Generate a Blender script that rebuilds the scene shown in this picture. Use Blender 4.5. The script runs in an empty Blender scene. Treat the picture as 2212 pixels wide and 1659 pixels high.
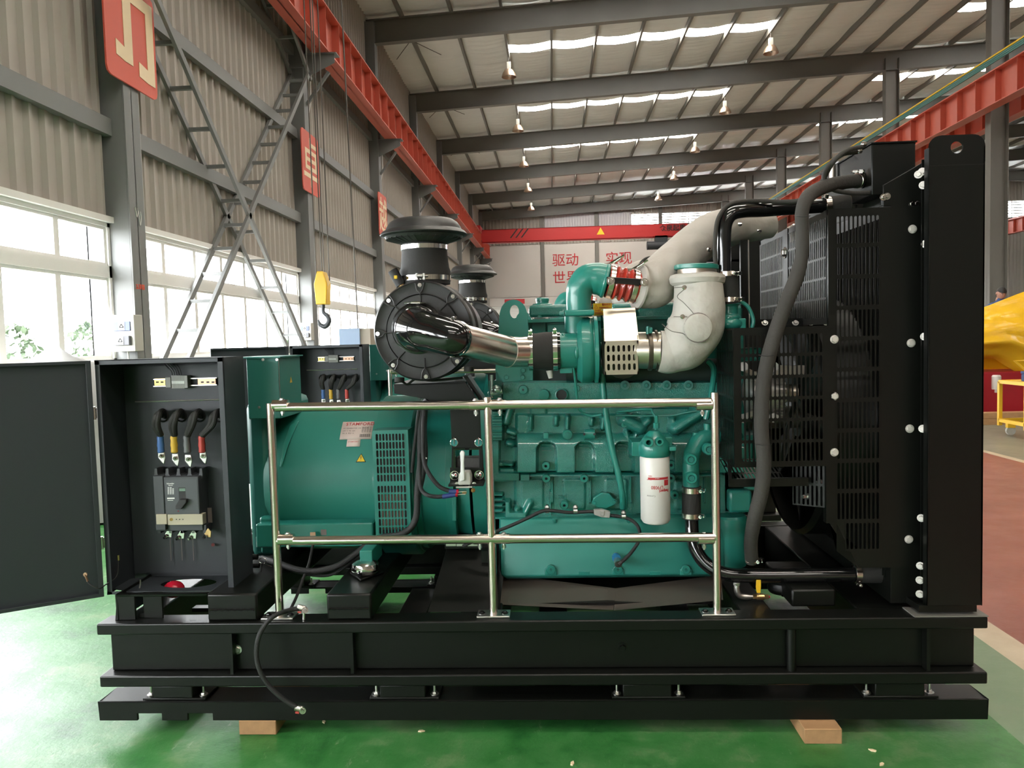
import bpy, bmesh, math, random
from mathutils import Vector as V, Matrix
from math import pi, sin, cos, tan, radians
random.seed(7)
sc = bpy.context.scene
COL = sc.collection
# ---------------------------------------------------------------- camera, sky, lights, exposure
F = 1700.0; CX, CY = 1106.0, 829.5
CAM = V((0, 0, 1.475))
ROT = Matrix.Rotation(radians(3.03), 3, 'Z') @ Matrix.Rotation(radians(90 - 3.3), 3, 'X') @ Matrix.Rotation(radians(-1.55), 3, 'Z')
cd = bpy.data.cameras.new('camera'); cam = bpy.data.objects.new('camera', cd); COL.objects.link(cam)
cam.matrix_world = Matrix.Translation(CAM) @ ROT.to_4x4()
cd.sensor_fit = 'HORIZONTAL'; cd.sensor_width = 36; cd.lens = 36 * F / 2212; cd.clip_end = 400; cd.clip_start = .05
sc.camera = cam
vs = sc.view_settings
vs.view_transform = 'Standard'; vs.look = 'None'; vs.gamma = 1; vs.use_curve_mapping = False; vs.exposure = 1.75
sc.cycles.use_denoising = True
sc.cycles.max_bounces = 8; sc.cycles.diffuse_bounces = 4; sc.cycles.glossy_bounces = 4; sc.cycles.transparent_max_bounces = 8
sc.cycles.sample_clamp_indirect = 4; sc.cycles.caustics_reflective = False; sc.cycles.caustics_refractive = False
w = bpy.data.worlds.new('sky'); sc.world = w; w.use_nodes = True
bg = w.node_tree.nodes['Background']; bg.inputs[0].default_value = (.95, .985, 1.0, 1); bg.inputs[1].default_value = 9.0
def portal(name, loc, rot, sx, sy):
    l = bpy.data.lights.new(name, 'AREA'); l.shape = 'RECTANGLE'; l.size = sx; l.size_y = sy
    l.cycles.is_portal = True
    o = bpy.data.objects.new(name, l); COL.objects.link(o); o.location = loc; o.rotation_euler = rot
BAY0, BAY = 9.42, 7.05          # first visible column, bay length
WX, RX, EY = -5.3, 12.8, 59.3  # left wall plane, middle column line, end wall
YB = -19.6                     # wall behind the viewer
portal('daylight_portal', (WX - .25, 20, 2.15), (0, -pi / 2, 0), 2.2, 78)
for k in range(-3, 6):
    portal('daylight_portal', (3.1, BAY0 + 3.6 + BAY * k, 11.9), (0, -math.atan(.05), 0), 8.8, 1.3)
for k in range(-1, 6, 2):
    portal('daylight_portal', (18, BAY0 + 3.6 + BAY * k, 12.7), (0, -math.atan(.05), 0), 9, 1.3)
# ---------------------------------------------------------------- projection helper: a picture point at a chosen depth
def P(x, y, Y=0.0):
    d = ROT @ V(((x - CX) / F, -(y - CY) / F, -1.0))
    return CAM + d * ((Y - CAM.y) / d.y)
def L(n, Y=0.0): return n * (Y - CAM.y) / F
def PZ(x, y, z=0.0):
    d = ROT @ V(((x - CX) / F, -(y - CY) / F, -1.0))
    return CAM + d * ((z - CAM.z) / d.z)
# ---------------------------------------------------------------- materials
MATS = {}
def mat(name, col, rough=.5, metal=0.0, bump=0.0, bscale=40, var=0.0, vscale=6, coat=0.0, spec=.5, emit=0, tr=0, bdist=.003, aniso=None):
    m = bpy.data.materials.new(name); m.use_nodes = True; nt = m.node_tree; b = nt.nodes['Principled BSDF']
    b.inputs['Base Color'].default_value = (*col, 1); b.inputs['Roughness'].default_value = rough
    b.inputs['Metallic'].default_value = metal; b.inputs['Specular IOR Level'].default_value = spec
    if coat: b.inputs['Coat Weight'].default_value = coat; b.inputs['Coat Roughness'].default_value = .08
    if emit: b.inputs['Emission Color'].default_value = (*col, 1); b.inputs['Emission Strength'].default_value = emit
    if tr: b.inputs['Transmission Weight'].default_value = tr
    if bump or var:
        tc = nt.nodes.new('ShaderNodeTexCoord')
        if var:
            n = nt.nodes.new('ShaderNodeTexNoise'); n.inputs['Scale'].default_value = vscale; n.inputs['Detail'].default_value = 5
            nt.links.new(tc.outputs['Object'], n.inputs['Vector'])
            mx = nt.nodes.new('ShaderNodeMix'); mx.data_type = 'RGBA'
            mx.inputs[6].default_value = (*[c * (1 - var) for c in col], 1); mx.inputs[7].default_value = (*[min(1, c * (1 + var)) for c in col], 1)
            nt.links.new(n.outputs['Fac'], mx.inputs[0]); nt.links.new(mx.outputs[2], b.inputs['Base Color'])
        if bump:
            n2 = nt.nodes.new('ShaderNodeTexNoise'); n2.inputs['Scale'].default_value = bscale; n2.inputs['Detail'].default_value = 3
            nt.links.new(tc.outputs['Object'], n2.inputs['Vector'])
            if aniso:
                mp = nt.nodes.new('ShaderNodeMapping'); mp.inputs['Scale'].default_value = aniso
                nt.links.new(tc.outputs['Object'], mp.inputs['Vector']); nt.links.new(mp.outputs[0], n2.inputs['Vector'])
            bp = nt.nodes.new('ShaderNodeBump'); bp.inputs['Strength'].default_value = bump; bp.inputs['Distance'].default_value = bdist
            nt.links.new(n2.outputs['Fac'], bp.inputs['Height']); nt.links.new(bp.outputs[0], b.inputs['Normal'])
    return m
def glassmat(name, tint=(1, 1, 1), gl=.08, rough=.02):
    m = bpy.data.materials.new(name); m.use_nodes = True; nt = m.node_tree; nt.nodes.remove(nt.nodes['Principled BSDF'])
    t = nt.nodes.new('ShaderNodeBsdfTransparent'); t.inputs[0].default_value = (*tint, 1)
    g = nt.nodes.new('ShaderNodeBsdfGlossy'); g.inputs['Roughness'].default_value = rough
    x = nt.nodes.new('ShaderNodeMixShader'); x.inputs[0].default_value = gl
    nt.links.new(t.outputs[0], x.inputs[1]); nt.links.new(g.outputs[0], x.inputs[2]); nt.links.new(x.outputs[0], nt.nodes['Material Output'].inputs[0])
    return m
TEAL = mat('teal_paint', (.017, .185, .148), .34, bump=.12, bscale=220, coat=.25, var=.06)
TEALB = mat('teal_barrel_paint', (.017, .185, .148), .5, bump=.1, bscale=220, var=.06)
TEALR = mat('teal_cast_paint', (.017, .185, .148), .17, bump=.7, bscale=330, coat=.7, bdist=.004)
TEALD = mat('teal_dull', (.02, .155, .13), .4, bump=.1, bscale=120)
BLACK = mat('black_paint', (.0032, .0036, .0028), .36, bump=.05, bscale=300, var=.1, spec=.3)
BLACKG = mat('black_gloss', (.006, .006, .006), .1, coat=.6)
BLACKS = mat('black_satin_veiled', (.024, .029, .034), .5, bump=.1, bscale=500)  # near-black paint, lifted so the colour carries the pale lens veil
PLASTIC = mat('black_plastic', (.017, .0165, .016), .42, bump=.1, bscale=300)
RUBBER = mat('rubber', (.016, .015, .0135), .75, bump=.3, bscale=150, var=.2)
RUBBERD = mat('dusty_rubber', (.035, .031, .027), .85, bump=.5, bscale=90, var=.3)
CABLE = mat('cable', (.012, .012, .012), .5, bump=.8, bscale=500)
STEEL = mat('stainless', (.66, .575, .51), .22, 1.0, bump=.06, bscale=30, aniso=(1, 8, 8))
STEELB = mat('stainless_brushed', (.62, .55, .47), .3, 1.0, bump=.1, bscale=60)
STEELD = mat('stainless_shield', (.64, .57, .47), .36, 1.0, bump=.3, bscale=14, var=.1, bdist=.004)
CHROME = mat('chrome', (.75, .73, .7), .12, 1.0)
BOLTH = mat('bolt_zinc', (.6, .56, .52), .42, .35)
ZINC = mat('zinc', (.62, .6, .57), .3, 1.0, bump=.2, bscale=100)
ALU = mat('cast_aluminium', (.55, .52, .49), .4, .9, bump=.4, bscale=120)
BRASS = mat('brass', (.62, .42, .2), .3, 1.0)
YZINC = mat('yellow_zinc', (.55, .42, .16), .35, .9)
COPPERZ = mat('copper_zinc', (.5, .3, .2), .35, .9)
LAG = mat('lagging_cloth', (.36, .325, .285), .6, bump=.8, bscale=14, var=.1, bdist=.012)
LAGW = mat('lagging_cloth_light', (.42, .395, .35), .55, bump=.8, bscale=16, var=.1, bdist=.012)
RED = mat('red_silicone', (.38, .03, .018), .25, coat=.5)
REDP = mat('red_plastic', (.45, .01, .03), .25)
REDS = mat('red_sleeve', (.42, .05, .04), .5)
BLUES = mat('blue_sleeve', (.05, .13, .34), .5)
BLUED = mat('blue_boot', (.02, .04, .16), .5)
YELS = mat('yellow_sleeve', (.62, .38, .04), .5)
GREYS = mat('grey_sleeve', (.12, .125, .13), .5)
YEL = mat('yellow_label', (.75, .5, .02), .5)
PAPER = mat('label_paper', (.62, .5, .46), .55)
INK = mat('ink_black', (.015, .015, .015), .6)
INKG = mat('ink_grey', (.16, .13, .12), .6)
INKR = mat('ink_red', (.42, .02, .025), .6)
INKW = mat('ink_white', (.7, .7, .68), .6)
WHITE = mat('white_enamel', (.62, .59, .55), .35, bump=.03)
GREYP = mat('grey_plastic', (.42, .41, .37), .45)
CONN = mat('connector_grey', (.3, .29, .27), .5)
MCCB = mat('breaker_grey', (.05, .055, .06), .5)
BEIGE = mat('breaker_beige', (.42, .38, .28), .5)
WOOD = mat('wood', (.42, .235, .11), .7, bump=.3, bscale=30, var=.25, vscale=12, aniso=(2, 20, 20))
STRUCT = mat('steel_grey', (.145, .138, .122), .55, var=.08, vscale=2)
STRUCTL = mat('steel_light_grey', (.17, .175, .172), .5, var=.06, vscale=1.5)
SHEET = mat('wall_sheet', (.36, .33, .29), .55, var=.06, vscale=1)
FOIL = mat('roof_foil', (.70, .71, .68), .5, bump=.7, bscale=1.6, var=.08, vscale=1.2, bdist=.09, aniso=(.35, 2.2, 1))
CRANE = mat('crane_orange', (.52, .11, .07), .45, var=.1, vscale=1)
CRANER = mat('crane_red', (.42, .022, .022), .4)
SIGNR = mat('sign_red', (.62, .10, .06), .55)
SIGNC = mat('sign_cream', (.78, .62, .40), .55)
FRAMEW = mat('window_frame', (.74, .73, .70), .5)
BOARD = mat('end_board', (.50, .47, .44), .5, var=.05, vscale=.5)
GLASS = glassmat('window_glass')
SKYL = glassmat('skylight_sheet', (1, .89, .76), .03, .3)
CONC = mat('concrete', (.3, .29, .27), .8, bump=.3, bscale=20, var=.15)
LEAF = mat('leaves', (.09, .13, .08), .7, var=.3, vscale=8)
YCLOTH = mat('yellow_wrap', (.72, .42, .015), .25, bump=.6, bscale=5, bdist=.03)
YPAINT = mat('yellow_paint', (.75, .45, .02), .35)
REDM = mat('red_machine', (.35, .01, .02), .4)
SKIN = mat('skin', (.42, .22, .15), .55)
HAIR = mat('hair', (.01, .009, .008), .6)
BLUEC = mat('blue_cloth', (.03, .06, .16), .8)
CARD = mat('cardboard', (.35, .3, .25), .8)
BLUEB = mat('blue_box', (.28, .36, .5), .5)
TARP = mat('grey_tarp', (.33, .33, .32), .7, bump=.6, bscale=6, bdist=.02)
WIRE = mat('steel_wire', (.12, .11, .1), .5, .5)
# ---------------------------------------------------------------- mesh builder
class B:
    def __init__(s): s.v = []; s.f = []
    def add(s, vs_, fs_):
        n = len(s.v); s.v += [tuple(q) for q in vs_]; s.f += [tuple(n + i for i in f) for f in fs_]; return s
    def box(s, x0, x1, y0, y1, z0, z1):
        return s.add([(x0, y0, z0), (x1, y0, z0), (x1, y1, z0), (x0, y1, z0), (x0, y0, z1), (x1, y0, z1), (x1, y1, z1), (x0, y1, z1)],
                     [(0, 3, 2, 1), (4, 5, 6, 7), (0, 1, 5, 4), (1, 2, 6, 5), (2, 3, 7, 6), (3, 0, 4, 7)])
    def rbox(s, a, b_, y0, y1):       # picture rectangle a..b at depth y0, extruded to y1
        mx, my = (a[0] + b_[0]) / 2, (a[1] + b_[1]) / 2
        return s.box(P(a[0], my, y0).x, P(b_[0], my, y0).x, y0, y1, P(mx, b_[1], y0).z, P(mx, a[1], y0).z)
    def bar(s, p, q, w_, h, up=V((0, 0, 1))):    # rectangular bar between points
        p, q = V(p), V(q); d = (q - p).normalized(); a = d.cross(up)
        if a.length < 1e-3: a = d.cross(V((1, 0, 0)))
        a.normalize(); c = a.cross(d); a *= w_ / 2; c *= h / 2
        return s.add([p - a - c, p + a - c, p + a + c, p - a + c, q - a - c, q + a - c, q + a + c, q - a + c],
                     [(0, 3, 2, 1), (4, 5, 6, 7), (0, 1, 5, 4), (1, 2, 6, 5), (2, 3, 7, 6), (3, 0, 4, 7)])
    def prism(s, pts, ext):          # planar polygon of 3D points, extruded by vector
        n = len(pts); ext = V(ext); pts = [V(q) for q in pts]
        return s.add(pts + [q + ext for q in pts], [tuple(range(n))] + [tuple(range(2 * n - 1, n - 1, -1))] + [(i, i + n, (i + 1) % n + n, (i + 1) % n) for i in range(n)])
    def pp(s, px, y0, t):            # picture polygon plate at depth y0, thickness t
        return s.prism([P(a, b_, y0) for a, b_ in px], (0, t, 0))
    def lathe(s, prof, o, ax, seg=24, caps=True, ang=2 * pi, ref=None):
        o = V(o); ax = V(ax).normalized(); u = V(ref) if ref else (V((0, 0, 1)) if abs(ax.z) < .9 else V((1, 0, 0)))
        u = (u - ax * u.dot(ax)).normalized(); w_ = ax.cross(u); full = abs(ang - 2 * pi) < 1e-4
        m = seg if full else seg + 1; vs_ = []; fs_ = []
        for r, h in prof:
            for i in range(m):
                a = ang * i / seg; vs_.append(o + ax * h + (u * cos(a) + w_ * sin(a)) * r)
        for j in range(len(prof) - 1):
            for i in range(seg):
                k = (i + 1) % m if full else i + 1
                fs_.append((j * m + i, j * m + k, (j + 1) * m + k, (j + 1) * m + i))
        if caps and full:
            fs_.append(tuple(range(m - 1, -1, -1))); fs_.append(tuple((len(prof) - 1) * m + i for i in range(m)))
        return s.add(vs_, fs_)
    def cyl(s, p, q, r, seg=16, r2=None):
        p, q = V(p), V(q); h = (q - p).length
        return s.lathe([(r, 0), (r if r2 is None else r2, h)], p, q - p, seg)
    def ring(s, p, ax, r, R, h, seg=24):     # flat band/annulus
        return s.lathe([(r, 0), (R, 0), (R, h), (r, h), (r, 0)], V(p), ax, seg, False)
    def tube(s, pts, r, seg=12, sub=6, jit=None, caps=True):
        pts = [V(q) for q in pts]; n = len(pts); rs = r if isinstance(r, (list, tuple)) else [r] * n
        if sub > 1 and n > 2:
            np_, nr = [], []
            for i in range(n - 1):
                p0, p1, p2, p3 = pts[max(i - 1, 0)], pts[i], pts[i + 1], pts[min(i + 2, n - 1)]
                for k in range(sub):
                    t = k / sub
                    np_.append(.5 * ((2 * p1) + (p2 - p0) * t + (2 * p0 - 5 * p1 + 4 * p2 - p3) * t * t + (3 * p1 - p0 - 3 * p2 + p3) * t ** 3))
                    e = t * t * (3 - 2 * t); nr.append(rs[i] * (1 - e) + rs[i + 1] * e)
            np_.append(pts[-1]); nr.append(rs[-1]); pts, rs = np_, nr; n = len(pts)
        vs_, fs_ = [], []; u = None; ln = 0
        for i in range(n):
            d = (pts[min(i + 1, n - 1)] - pts[max(i - 1, 0)]).normalized()
            if u is None: u = V((0, 0, 1)).cross(d); u = u if u.length > .1 else V((0, 1, 0)).cross(d)
            u = (u - d * u.dot(d)).normalized(); w_ = d.cross(u)
            if i: ln += (pts[i] - pts[i - 1]).length
            for k in range(seg):
                a = 2 * pi * k / seg; rr = rs[i] * (1 + (jit(ln, a) if jit else 0)); vs_.append(pts[i] + (u * cos(a) + w_ * sin(a)) * rr)
        for i in range(n - 1):
            for k in range(seg):
                m = (k + 1) % seg; fs_.append((i * seg + k, i * seg + m, (i + 1) * seg + m, (i + 1) * seg + k))
        if caps: fs_ += [tuple(range(seg - 1, -1, -1)), tuple((n - 1) * seg + k for k in range(seg))]
        return s.add(vs_, fs_)
    def bolt(s, p, ax, r, h=None):
        p = V(p); ax = V(ax).normalized(); h = h or r * .8
        s.lathe([(r * 1.5, 0), (r * 1.5, h * .3)], p, ax, 12); s.lathe([(r, h * .3), (r, h * .9), (r * .85, h * 1.15)], p, ax, 6)
        return s
    def slots(s, O, U, W_, nx, ny, th, fx=.62, fy=.86, mask=None):   # sheet with rows of round-ended slots
        O, U, W_ = V(O), V(U), V(W_); N = U.cross(W_).normalized() * th; cx, cy = U / nx, W_ / ny; lx, ly = cx.length, cy.length
        hx, hy = lx * fx / 2, ly * fy / 2; r = min(hx, hy); ex, ey = cx / lx, cy / ly
        hole = []
        for q in range(4):
            sx, sy = ((1, 1), (-1, 1), (-1, -1), (1, -1))[q]
            for k in range(3):
                a = pi / 2 * (q + k / 2); hole.append((cos(a) * r + sx * (hx - r), sin(a) * r + sy * (hy - r)))
        cor = [(lx / 2, ly / 2), (-lx / 2, ly / 2), (-lx / 2, -ly / 2), (lx / 2, -ly / 2)]
        for i in range(nx):
            for j in range(ny):
                c = O + cx * (i + .5) + cy * (j + .5)
                mk = mask(i, j) if mask else 1
                if mk is None: continue
                pts = [c + ex * a + ey * b_ for a, b_ in cor + hole]
                if not mk: s.add(pts[:4], [(0, 1, 2, 3)]); continue
                fs_ = []
                for q in range(4):
                    h0 = 4 + q * 3; n1 = 4 + (q * 3 + 3) % 12
                    fs_ += [(q, h0, h0 + 1), (q, h0 + 1, h0 + 2), (q, h0 + 2, n1, (q + 1) % 4)]
                fb = [tuple(t_ + 16 for t_ in reversed(f)) for f in fs_]
                wl = [(4 + k, 4 + (k + 1) % 12, 20 + (k + 1) % 12, 20 + k) for k in range(12)]
                s.add(pts + [q_ + N for q_ in pts], fs_ + fb + wl)
        return s
    def ell(s, c, rx, ry, rz, seg=16, rings=10):
        vs_ = [V(c) + V((rx * sin(pi * j / rings) * cos(2 * pi * i / seg), ry * sin(pi * j / rings) * sin(2 * pi * i / seg), rz * cos(pi * j / rings))) for j in range(rings + 1) for i in range(seg)]
        return s.add(vs_, [(j * seg + i, j * seg + (i + 1) % seg, (j + 1) * seg + (i + 1) % seg, (j + 1) * seg + i) for j in range(rings) for i in range(seg)])
def obj(name, b, m, parent=None, label=None, cat=None, group=None, kind=None, bev=0, sub=0, ang=.6, solid=0):
    me = bpy.data.meshes.new(name); me.from_pydata(b.v, [], b.f); bm = bmesh.new(); bm.from_mesh(me)
    if sub or len(b.v) > 8: bmesh.ops.remove_doubles(bm, verts=bm.verts, dist=1e-6)
    bmesh.ops.recalc_face_normals(bm, faces=bm.faces)
    for f in bm.faces: f.smooth = True
    for e in bm.edges:
        if len(e.link_faces) > 2 or (len(e.link_faces) == 2 and e.calc_face_angle(0) > ang): e.smooth = False
    bm.to_mesh(me); bm.free(); me.materials.append(m)
    o = bpy.data.objects.new(name, me); COL.objects.link(o); o.parent = parent
    if label: o['label'] = label
    if cat: o['category'] = cat
    if group: o['group'] = group
    if kind: o['kind'] = kind
    if bev:
        md = o.modifiers.new('edge', 'BEVEL'); md.width = bev; md.segments = 2; md.limit_method = 'ANGLE'; md.angle_limit = .7; md.harden_normals = False
    if solid: md = o.modifiers.new('thick', 'SOLIDIFY'); md.thickness = solid
    return o
def empty(name, loc, label, cat, group=None, rz=0):
    o = bpy.data.objects.new(name, None); COL.objects.link(o); o.location = loc; o.rotation_euler = (0, 0, rz); o.empty_display_size = .1
    o['label'] = label; o['category'] = cat
    if group: o['group'] = group
    return o
def struct(name, b, m, parent=None, bev=0, label=None, **k):
    return obj(name, b, m, parent, label, kind=None if parent else 'structure', bev=bev, **k)
def copy_tree(o, parent=None):
    c = o.copy(); COL.objects.link(c)
    if parent: c.parent = parent
    for ch in list(o.children): copy_tree(ch, c)
    return c
def text(name, body, size, m, mtx, parent, ext=.0004, bold=0.0, align='LEFT', sx=1.0, fn=None, **k):
    cu = bpy.data.curves.new(name, 'FONT'); cu.body = body; cu.size = size; cu.extrude = ext; cu.offset = bold * size; cu.align_x = align
    if fn: cu.resolution_u = 3
    t = bpy.data.objects.new(name, cu); COL.objects.link(t); bpy.context.view_layer.update()
    me = bpy.data.meshes.new_from_object(t.evaluated_get(bpy.context.evaluated_depsgraph_get()))
    bpy.data.objects.remove(t); me.materials.clear(); me.materials.append(m)
    for v in me.vertices:
        q = V((v.co.x * sx, v.co.y, v.co.z)); v.co = fn(q) if fn else mtx @ q
    o = bpy.data.objects.new(name, me); COL.objects.link(o); o.parent = parent
    for a in k: o[a] = k[a]
    return o
def TM(p, ax='F', rot=0, scale=1):   # text frame: F faces -Y (towards viewer), R faces +X
    r = Matrix.Rotation(pi / 2, 4, 'X')
    if ax == 'R': r = Matrix.Rotation(pi / 2, 4, 'Z') @ r
    return Matrix.Translation(V(p)) @ r @ Matrix.Rotation(rot, 4, 'Z')
# ================================================================= THE HALL
HZ = CAM.z
ROOF0, SL = 11.15, .045                       # roof sheet height at the left wall, slope
def rz(x): return ROOF0 + SL * (min(x, 31) - WX) - (SL * (x - 31) if x > 31 else 0)
XR = 46.0
COLS_Y = [BAY0 + BAY * k for k in range(-4, 8)]
# floor with painted zones (green bay, cream lines, red aisle, grey-green beyond)
fm = bpy.data.materials.new('painted_floor'); fm.use_nodes = True; nt = fm.node_tree; fb = nt.nodes['Principled BSDF']
def N(t, **k):
    n = nt.nodes.new(t)
    for a, v_ in k.items(): setattr(n, a, v_)
    return n
tc = N('ShaderNodeTexCoord'); sp = N('ShaderNodeSeparateXYZ'); nt.links.new(tc.outputs['Object'], sp.inputs[0])
def noise(scale, det=4, rough=.6, mp=None):
    n = N('ShaderNodeTexNoise'); n.inputs['Scale'].default_value = scale; n.inputs['Detail'].default_value = det; n.inputs['Roughness'].default_value = rough
    if mp:
        m_ = N('ShaderNodeMapping'); m_.inputs['Scale'].default_value = mp; nt.links.new(tc.outputs['Object'], m_.inputs['Vector']); nt.links.new(m_.outputs[0], n.inputs['Vector'])
    else: nt.links.new(tc.outputs['Object'], n.inputs['Vector'])
    return n.outputs['Fac']
def ramp(src, stops):
    r = N('ShaderNodeValToRGB'); nt.links.new(src, r.inputs[0]); el = r.color_ramp.elements
    while len(el) < len(stops): el.new(.5)
    for e, (p_, c_) in zip(el, stops): e.position = p_; e.color = (*c_, 1)
    return r.outputs[0]
def mixc(f, a, b_):
    m_ = N('ShaderNodeMix', data_type='RGBA'); nt.links.new(f, m_.inputs[0]); nt.links.new(a, m_.inputs[6]); nt.links.new(b_, m_.inputs[7]); return m_.outputs[2]
def gt(src, v_):
    m_ = N('ShaderNodeMath', operation='GREATER_THAN'); nt.links.new(src, m_.inputs[0]); m_.inputs[1].default_value = v_; return m_.outputs[0]
green = ramp(noise(1.9, 9, .72), [(.36, (.012, .085, .018)), (.45, (.030, .155, .034)), (.53, (.05, .18, .05)), (.6, (.11, .215, .085))])
scr = ramp(noise(14, 9, .78, (1, .3, 1)), [(.0, (0, 0, 0)), (.6, (0, 0, 0)), (.66, (.7, .7, .7))])
green = mixc(scr, green, ramp(noise(3), [(0, (.2, .3, .17)), (1, (.26, .33, .2))]))
worn = ramp(noise(2.5, 6), [(.3, (.12, .2, .11)), (.7, (.17, .23, .14))])
cream = ramp(noise(6), [(.3, (.42, .34, .24)), (.7, (.5, .42, .3))])
red = ramp(noise(2, 6, .6, (.4, 1, 1)), [(.3, (.20, .055, .04)), (.7, (.28, .09, .065))])
far = ramp(noise(1, 5), [(.3, (.17, .17, .13)), (.7, (.22, .22, .17))])
X = sp.outputs['X']
yn = N('ShaderNodeMath', operation='ADD'); nt.links.new(sp.outputs['Y'], yn.inputs[0]); nt.links.new(noise(.5), yn.inputs[1])
c = mixc(gt(yn.outputs[0], 9.5), green, far); c = mixc(gt(X, 1.62), c, worn); c = mixc(gt(X, 1.98), c, cream); c = mixc(gt(X, 2.14), c, red); c = mixc(gt(X, 5.0), c, cream); c = mixc(gt(X, 5.1), c, far)
nt.links.new(c, fb.inputs['Base Color'])
rr_ = N('ShaderNodeMapRange'); nt.links.new(noise(4, 6), rr_.inputs[0]); rr_.inputs[3].default_value = .22; rr_.inputs[4].default_value = .5; nt.links.new(rr_.outputs[0], fb.inputs['Roughness'])
bp_ = N('ShaderNodeBump'); bp_.inputs['Strength'].default_value = .35; bp_.inputs['Distance'].default_value = .01; nt.links.new(noise(9, 8, .7), bp_.inputs['Height']); nt.links.new(bp_.outputs[0], fb.inputs['Normal'])
struct('floor', B().box(WX - .4, XR, YB - 1, EY + 1, -.2, 0), fm)
# corrugated sheet walls: real trapezoid ribs
def corr(b, p, q, z0, z1, nrm, pitch=.25, dep=.05):
    p, q = V(p), V(q); n = max(1, int((q - p).length / pitch)); d = (q - p) / n; nrm = V(nrm) * dep; pr = []
    for i in range(n):
        a = p + d * i; pr += [a, a + d * .55, a + d * .68 + nrm, a + d * .87 + nrm]
    pr.append(q); m = len(pr)
    b.add([(v.x, v.y, z0) for v in pr] + [(v.x, v.y, z1) for v in pr], [(i, i + 1, i + 1 + m, i + m) for i in range(m - 1)]); return b
WZ0, WZ1 = 1.31, 3.0
b = B(); corr(b, (WX, YB, 0), (WX, EY, 0), WZ1, ROOF0 + .1, (1, 0, 0)); b.box(WX - .1, WX - .06, YB, EY, WZ1 - .02, ROOF0 + .1)
b.box(WX - .1, WX + .06, YB, EY, 0, WZ0)
wl = struct('wall_left', b, SHEET)
for z in (4.1, 5.82, 7.5, 9.2):
    b = B()
    for k in range(len(COLS_Y) - 1): b.box(WX + .03, WX + .14, COLS_Y[k] + .18, COLS_Y[k + 1] - .18, z - .1, z + .1)
    struct('girt', b, STRUCTL, wl)
# windows: one window per bay, with frames, sashes and panes
def window(n, y0, y1):
    b = B(); X0, X1 = WX - .03, WX + .04
    for z0, z1 in ((WZ0, WZ0 + .06), (WZ1 - .07, WZ1), (2.33, 2.47)): b.box(X0, X1, y0, y1, z0, z1)
    b.box(X0 - .02, X1 + .1, y0, y1, WZ0 - .05, WZ0)       # sill
    b.box(X0, X1 + .06, y0, y1, WZ1 - .02, WZ1 + .05)
    b.box(X0, X1, y0, y0 + .05, WZ0, WZ1); b.box(X0, X1, y1 - .05, y1, WZ0, WZ1)
    wn = struct('window_%d' % n, b, FRAMEW)
    m = 7; st = (y1 - y0 - .1) / m
    for i in range(m):
        a = y0 + .05 + st * i; t = .06 if i % 2 else .035
        for (z0, z1) in ((WZ0 + .06, 2.33), (2.47, WZ1 - .07)):
            s = B(); xa, xb = X0 + .005, X0 + .045
            if z0 < 2: a2 = t
            else: a2 = .045
            s.box(xa, xb, a, a + a2, z0, z1).box(xa, xb, a + st - a2, a + st, z0, z1).box(xa, xb, a + a2, a + st - a2, z0, z0 + .035).box(xa, xb, a + a2, a + st - a2, z1 - .035, z1)
            f = struct('sash', s, FRAMEW, wn)
        g = B(); xg = X0 + .02; g.add([(xg, a, WZ0), (xg, a + st, WZ0), (xg, a + st, WZ1), (xg, a, WZ1)], [(0, 1, 2, 3)]); struct('pane', g, GLASS, wn)
for i in range(len(COLS_Y) - 1): window(i + 1, COLS_Y[i] + .17, COLS_Y[i + 1] - .17)
# columns with crane brackets along the left wall
CRB, CRT = 7.45, 8.35
def hcol(x0, x1, y, z1, name='column', t=.018, w_=.34, zb=0):
    b = B(); b.box(x0, x0 + t, y - w_ / 2, y + w_ / 2, zb, z1).box(x1 - t, x1, y - w_ / 2, y + w_ / 2, zb, z1).box(x0, x1, y - .007, y + .007, zb, z1)
    return b
for k, y in enumerate(COLS_Y):
    b = hcol(WX - .25, -5.0, y, ROOF0 - .3); b.box(WX - .25, -5.02, y - .17, y - .155, 0, ROOF0 - .3)
    c_ = struct('column', b, STRUCTL)
    bb = B().prism([(-5.0, y - .1, CRB - .02), (-4.35, y - .1, CRB - .02), (-4.35, y - .1, CRB - .2), (-5.0, y - .1, CRB - .5)], (0, .02, 0)).box(-5.0, -4.3, y - .15, y + .15, CRB - .02, CRB)
    bb.bar((-5.0, y, CRB - 1.0), (-4.5, y, CRB - .35), .06, .06)
    struct('crane_bracket', bb, STRUCTL, c_)
    struct('conduit', B().tube([(-5.03, y + .195, .1), (-5.03, y + .195, 6.3), (-4.97, y + .21, 6.6), (-4.97, y + .21, 8.3)], .02, 6, 1), FRAMEW, c_)
for k, y in enumerate(COLS_Y):      # middle line of columns
    struct('column', hcol(RX - .25, RX + .25, y, rz(RX) - .5, w_=.3), STRUCT)
    if y > 20: struct('column', hcol(30.6, 31.1, y, rz(31) - .5, w_=.3), STRUCT)
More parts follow.
